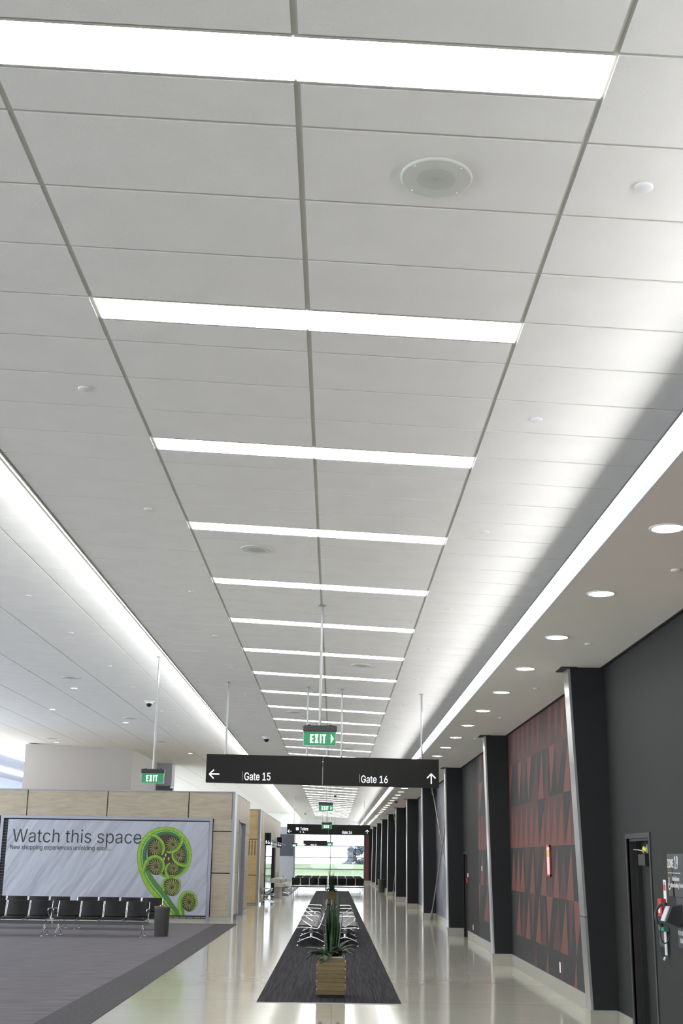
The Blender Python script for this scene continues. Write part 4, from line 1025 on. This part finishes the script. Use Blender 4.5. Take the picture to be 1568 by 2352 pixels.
def plants(x, y, seed, where, z=.54):
    rd = random.Random(seed)
    t = thing('snake_plant', 'tall upright dark green snake plant in the %s planter' % where, 'plant', (x, y, z), 0, 'snake plants')
    spec = [(-.10, .02, 1.02, .055), (.085, .03, 1.00, .05), (.03, -.03, .86, .06), (-.03, 0, .78, .06), (.16, .02, .74, .06), (-.005, .05, .84, .055), (.06, -.02, .66, .06), (-.075, -.02, .62, .06), (.12, 0, .58, .06), (-.14, -.04, .52, .055), (.0, -.06, .50, .06), (.04, .06, .9, .05), (-.06, .06, .72, .055)]
    for i, (bx_, by_, L, wd) in enumerate(spec):
        az = math.atan2(by_, bx_+1e-5)
        o = blade((bx_*.55, by_*.8, -.02), az+rd.uniform(-.3, .3), .05+abs(bx_)*.55, L*.96*rd.uniform(.96, 1.03), wd*1.2, 'leaf', -.06, 12, .18, rd.uniform(-1.2, 1.2)).build('leaf', t)
        o.rotation_euler = (0, 0, 0)
        s = o.modifiers.new('thick', 'SOLIDIFY'); s.thickness = .004
    t2 = thing('bromeliad', 'low arching broad leaved plant around the snake plant in the %s planter' % where, 'plant', (x, y, z), 0, 'arching plants')
    for i in range(34):
        az = 2*PI*i/34+rd.uniform(-.15, .15); L = rd.uniform(.28, .42); fr_ = abs(math.cos(az))
        o = blade((math.cos(az)*.05, math.sin(az)*.05, .0), az, rd.uniform(.25, .8), L*(.75+.25*fr_), rd.uniform(.10, .15), 'leaf2' if rd.random() < .55 else 'leaf3', rd.uniform(1.2, 2.3), 10, .10, 0, True).build('leaf', t2)
        s = o.modifiers.new('thick', 'SOLIDIFY'); s.thickness = .003
planter('oak board planter box nearest the camera on the charcoal mat', -.012, 18.61, 1)
plants(-.012, 18.61, 5, 'nearest', .50)
planter('small distant oak planter box beyond the back to back seats', -.07, 54.0, 2)
plants(-.07, 54.0, 9, 'distant', .50)

# ------------------------------------------------------------------ things on the right wall
def wall_item(name, lab, cat, px, py, X=XR, group=None):
    d = ray(px, py); tt = X/d.x; return thing(name, lab, cat, (X, d.y*tt, CAMZ+d.z*tt), 0, group)
t = wall_item('wall_notice', 'narrow red framed notice on the triangle print', 'notice', 1260.5, 1977, XR-.009)
MB().box((-.02, -.17, -.24), (0, -.14, .24), 'red').box((-.02, .14, -.24), (0, .17, .24), 'red').box((-.02, -.17, .21), (0, .17, .24), 'red').box((-.02, -.17, -.24), (0, .17, -.21), 'red').build('frame', t)
MB().box((-.01, -.14, -.21), (-.002, .14, .21), 'paper').box((-.012, -.1, .06), (-.01, .1, .16), 'yellow').build('sheet', t)
for px, py, hh, lab in ((1287, 2222, .075, 'white socket plate low on the nearest triangle print'), (1107, 1995, .06, 'small white switch plate at hand height before the second door'), (1086.8, 2130, .06, 'small white socket plate low beside the second door')):
    t = wall_item('socket_plate', lab, 'socket', px, py, XR-.009, 'white wall plates')
    MB().box((-.01, -.045, -hh), (0, .045, hh), 'paper', .003).build('plate', t); MB().box((-.013, -.02, -hh*.4), (-.009, .02, hh*.4), 'white').build('rocker', t)
t = wall_item('call_point', 'small red call point beside the second door', 'call point', 1075.5, 2022, XR-.002)
MB().box((-.05, -.05, -.06), (0, .05, .06), 'red', .006).build('housing', t)
MB().box((-.03, -.03, .08), (0, .03, .17), 'paper').build('label_plate', t)
# zone sign
t = thing('zone_sign', 'slate and olive wall sign reading ZONE 19 Assistance Marshalling Point', 'sign', (XR-.001, 12.95, 1.585))
MB().box((-.012, -.165, 0), (0, 0, .41), 'olive').build('olive_strip', t)
MB().prism([(-.19, .41), (-.60, .41), (-.60, 0), (-.265, 0), (-.22, .2)], 'x', -.018, -.004, 'plate').build('slate_plate', t)
MB().box((-.02, -.79, -.02), (-.002, -.60, .41), 'black').build('end_strip', t)
put('lettering', text_mesh('ZONE', .22, .085, 'dimtext', 'x', .01), t, (-.021, -.05, .275)); put('lettering', text_mesh('19', .13, .125, 'dimtext', 'x', .01), t, (-.021, -.31, .265))
MB().box((-.022, -.50, .223), (-.018, -.05, .228), 'dimtext').build('divider_line', t)
put('lettering', text_mesh('Assistance', .25, .045, 'dimtext', 'x', .0), t, (-.021, -.205, .15)); put('lettering', text_mesh('Marshalling Point', .43, .055, 'dimtext', 'x', .0), t, (-.021, -.145, .075))
ic = MB(); icon_wheel(ic, 0, 0, .12, 'dimtext'); me = ic.mesh('pictogram')
for v in me.vertices: v.co = Vector((v.co.y, -v.co.x, v.co.z))
put('pictogram', me, t, (-.016, -.085, .06))
# emergency phone
pt = thing('wall_phone', 'black emergency wall phone with looped cord beside the near door', 'phone', (XR-.001, 12.66, 1.37))
MB().box((-.012, -.62, -.26), (0, .02, .21), 'plate').build('back_plate', pt)
MB().prism([(-.012, .20), (-.15, .17), (-.235, -.02), (-.06, -.10), (-.012, -.02)], 'y', -.24, .02, 'black').build('body', pt)
kp = MB().prism([(-.155, .175), (-.168, .178), (-.250, -.015), (-.237, -.022)], 'y', -.16, .03, 'clear').build('keypad', pt)
b2 = MB()
for i in range(4):
    for j in range(3): b2.box((-.21+.012*i-.02, -.02-.04*j-.03, -.0+.03*i), (-.19+.012*i-.02, -.02-.04*j, .018+.03*i), 'greytxt')
b2.build('buttons', kp)
hs = [(-.165, .045, .205), (-.215, .06, .20), (-.285, .075, .13), (-.305, .075, .03), (-.285, .065, -.05), (-.245, .05, -.085)]
MB().tube(smooth_loop(hs, .05), [.026]+[.024]*3+[.018]*100 if False else .020, 'black', 10).lathe([(.034, 0), (.034, .04), (.02, .05)], (-.175, .045, .17), 'black', 16).lathe([(.034, 0), (.034, .04), (.02, .05)], (-.245, .05, -.10), 'black', 16).build('handset', pt)
cd = [(-.245, .05, -.10), (-.26, .05, -.18), (-.25, .05, -.27), (-.20, .05, -.325), (-.15, .04, -.28), (-.135, .03, -.2), (-.15, .02, -.09)]
MB().tube(smooth_loop(cd, .06), .008, 'black', 8).build('cord', pt)
for q in pt.children:
    if q.name.split('.')[0] in ('body', 'keypad', 'handset', 'cord'): q.scale = (.72, .72, .72)
put('lettering', text_mesh('FOR ALL EMERGENCIES', .62, .045, 'dimtext', 'x', 0), pt, (-.016, .0, -.145)); put('lettering', text_mesh('DIAL - 9877', .30, .045, 'dimtext', 'x', 0), pt, (-.016, -.06, -.215))
t = wall_item('call_point', 'red fire call point behind the wall phone by the near door', 'call point', 1527, 2085, XR-.001)
MB().box((-.06, -.07, -.09), (0, .07, .09), 'red', .006).build('housing', t); MB().box((-.063, -.03, -.05), (-.058, .03, .02), 'paper').build('button_plate', t)
t = wall_item('notice_strip', 'narrow white and red label strip above the red call point', 'label', 1527.5, 2050, XR-.001)
MB().box((-.006, -.05, -.13), (0, .05, .125), 'paper').build('strip', t); MB().box((-.008, -.035, .02), (-.006, .035, .08), 'red').box((-.008, -.02, .09), (-.006, .02, .10), 'slate').build('red_symbol', t)
t = wall_item('key_holder', 'clear plastic holder with green top under the wall phone', 'holder', 1531, 2160, XR-.001)
MB().box((-.05, -.10, -.155), (-.044, .10, .11), 'glass').box((-.05, .095, -.155), (-.0, .10, .11), 'glass').build('clear_box', t)
MB().box((-.052, -.10, .09), (0, .10, .135), 'safegreen').build('green_lid', t); MB().box((-.03, -.08, -.14), (-.02, -.01, .09), 'paper').build('card', t); MB().tube([(-.03, -.03, -.16), (-.05, -.04, -.185)], .012, 'paper').build('clip', t)

# ------------------------------------------------------------------ outdoors beyond the window
def hill(x, y):
    t_ = max(0, min(1, (y-104)/50)); s = t_*t_*(3-2*t_)
    down = max(0, (y-150)/40)
    return -1.6+2.95*s-1.6*min(down, 1.5)+.10*math.sin(x*.18+1)+.12*math.sin(y*.11+x*.05)-.01*abs(x)*.2
nx, ny = 60, 60; V = []
for j in range(ny+1):
    for i in range(nx+1):
        x = -90+180*i/nx; y = YE+.6+(330-YE)*j/ny; V.append((x, y, hill(x, y)))
g = MB().faces(V, [(j*(nx+1)+i, j*(nx+1)+i+1, (j+1)*(nx+1)+i+1, (j+1)*(nx+1)+i) for j in range(ny) for i in range(nx)], 'grass', True)
tag(g.build('grass_bank'), 'pale green grassy bank seen through the far window', 'grass', kind='stuff')
def tree(lab, x, y, h, w_, seed, n_=2600, leaf=.30):
    rd = random.Random(seed); z0 = hill(x, y); t = thing('tree', lab, 'tree', (x, y, z0), 0, 'hazy trees behind the bank')
    MB().tube([(0, 0, -.3), (.1, 0, h*.3), (-.1, 0, h*.6)], [.28, .22, .10], 'bark', 8).build('trunk', t)
    blobs = []
    for _ in range(30):
        v = rd.random(); half = (w_/2)*(1-.55*v**1.4)
        blobs.append((rd.uniform(-1, 1)*half, rd.uniform(-.6, .6)*half, h*(.12+.78*v), rd.uniform(.20, .34)*w_/2))
    mb = MB()
    for _ in range(n_):
        bx_, by_, bz, r_ = rd.choice(blobs)
        v = Vector((rd.gauss(0, 1), rd.gauss(0, 1), rd.gauss(0, 1))).normalized()*r_*rd.uniform(.6, 1.05)
        c = Vector((bx_, by_, bz))+v; a = Vector((rd.gauss(0, 1), rd.gauss(0, 1), rd.gauss(0, 1))).normalized(); b2 = a.cross(v).normalized()
        s = leaf*rd.uniform(.6, 1.2); mb.poly([c-a*s, c+b2*s*.6, c+a*s, c-b2*s*.6], 'foliage')
    mb.build('crown', t)
tree('hazy dark tree outside, right side of the far window', 4.5, 255, 5.6, 4.8, 4, 7000, .22)
tree('low hazy bush left of the window tree', 1.9, 262, 2.2, 2.2, 8, 1500, .15)
tree('tiny hazy shrub beyond the middle of the bank', .4, 270, 1.5, 1.6, 12, 500, .12)
bpy.data.objects.remove(piv) if piv else None
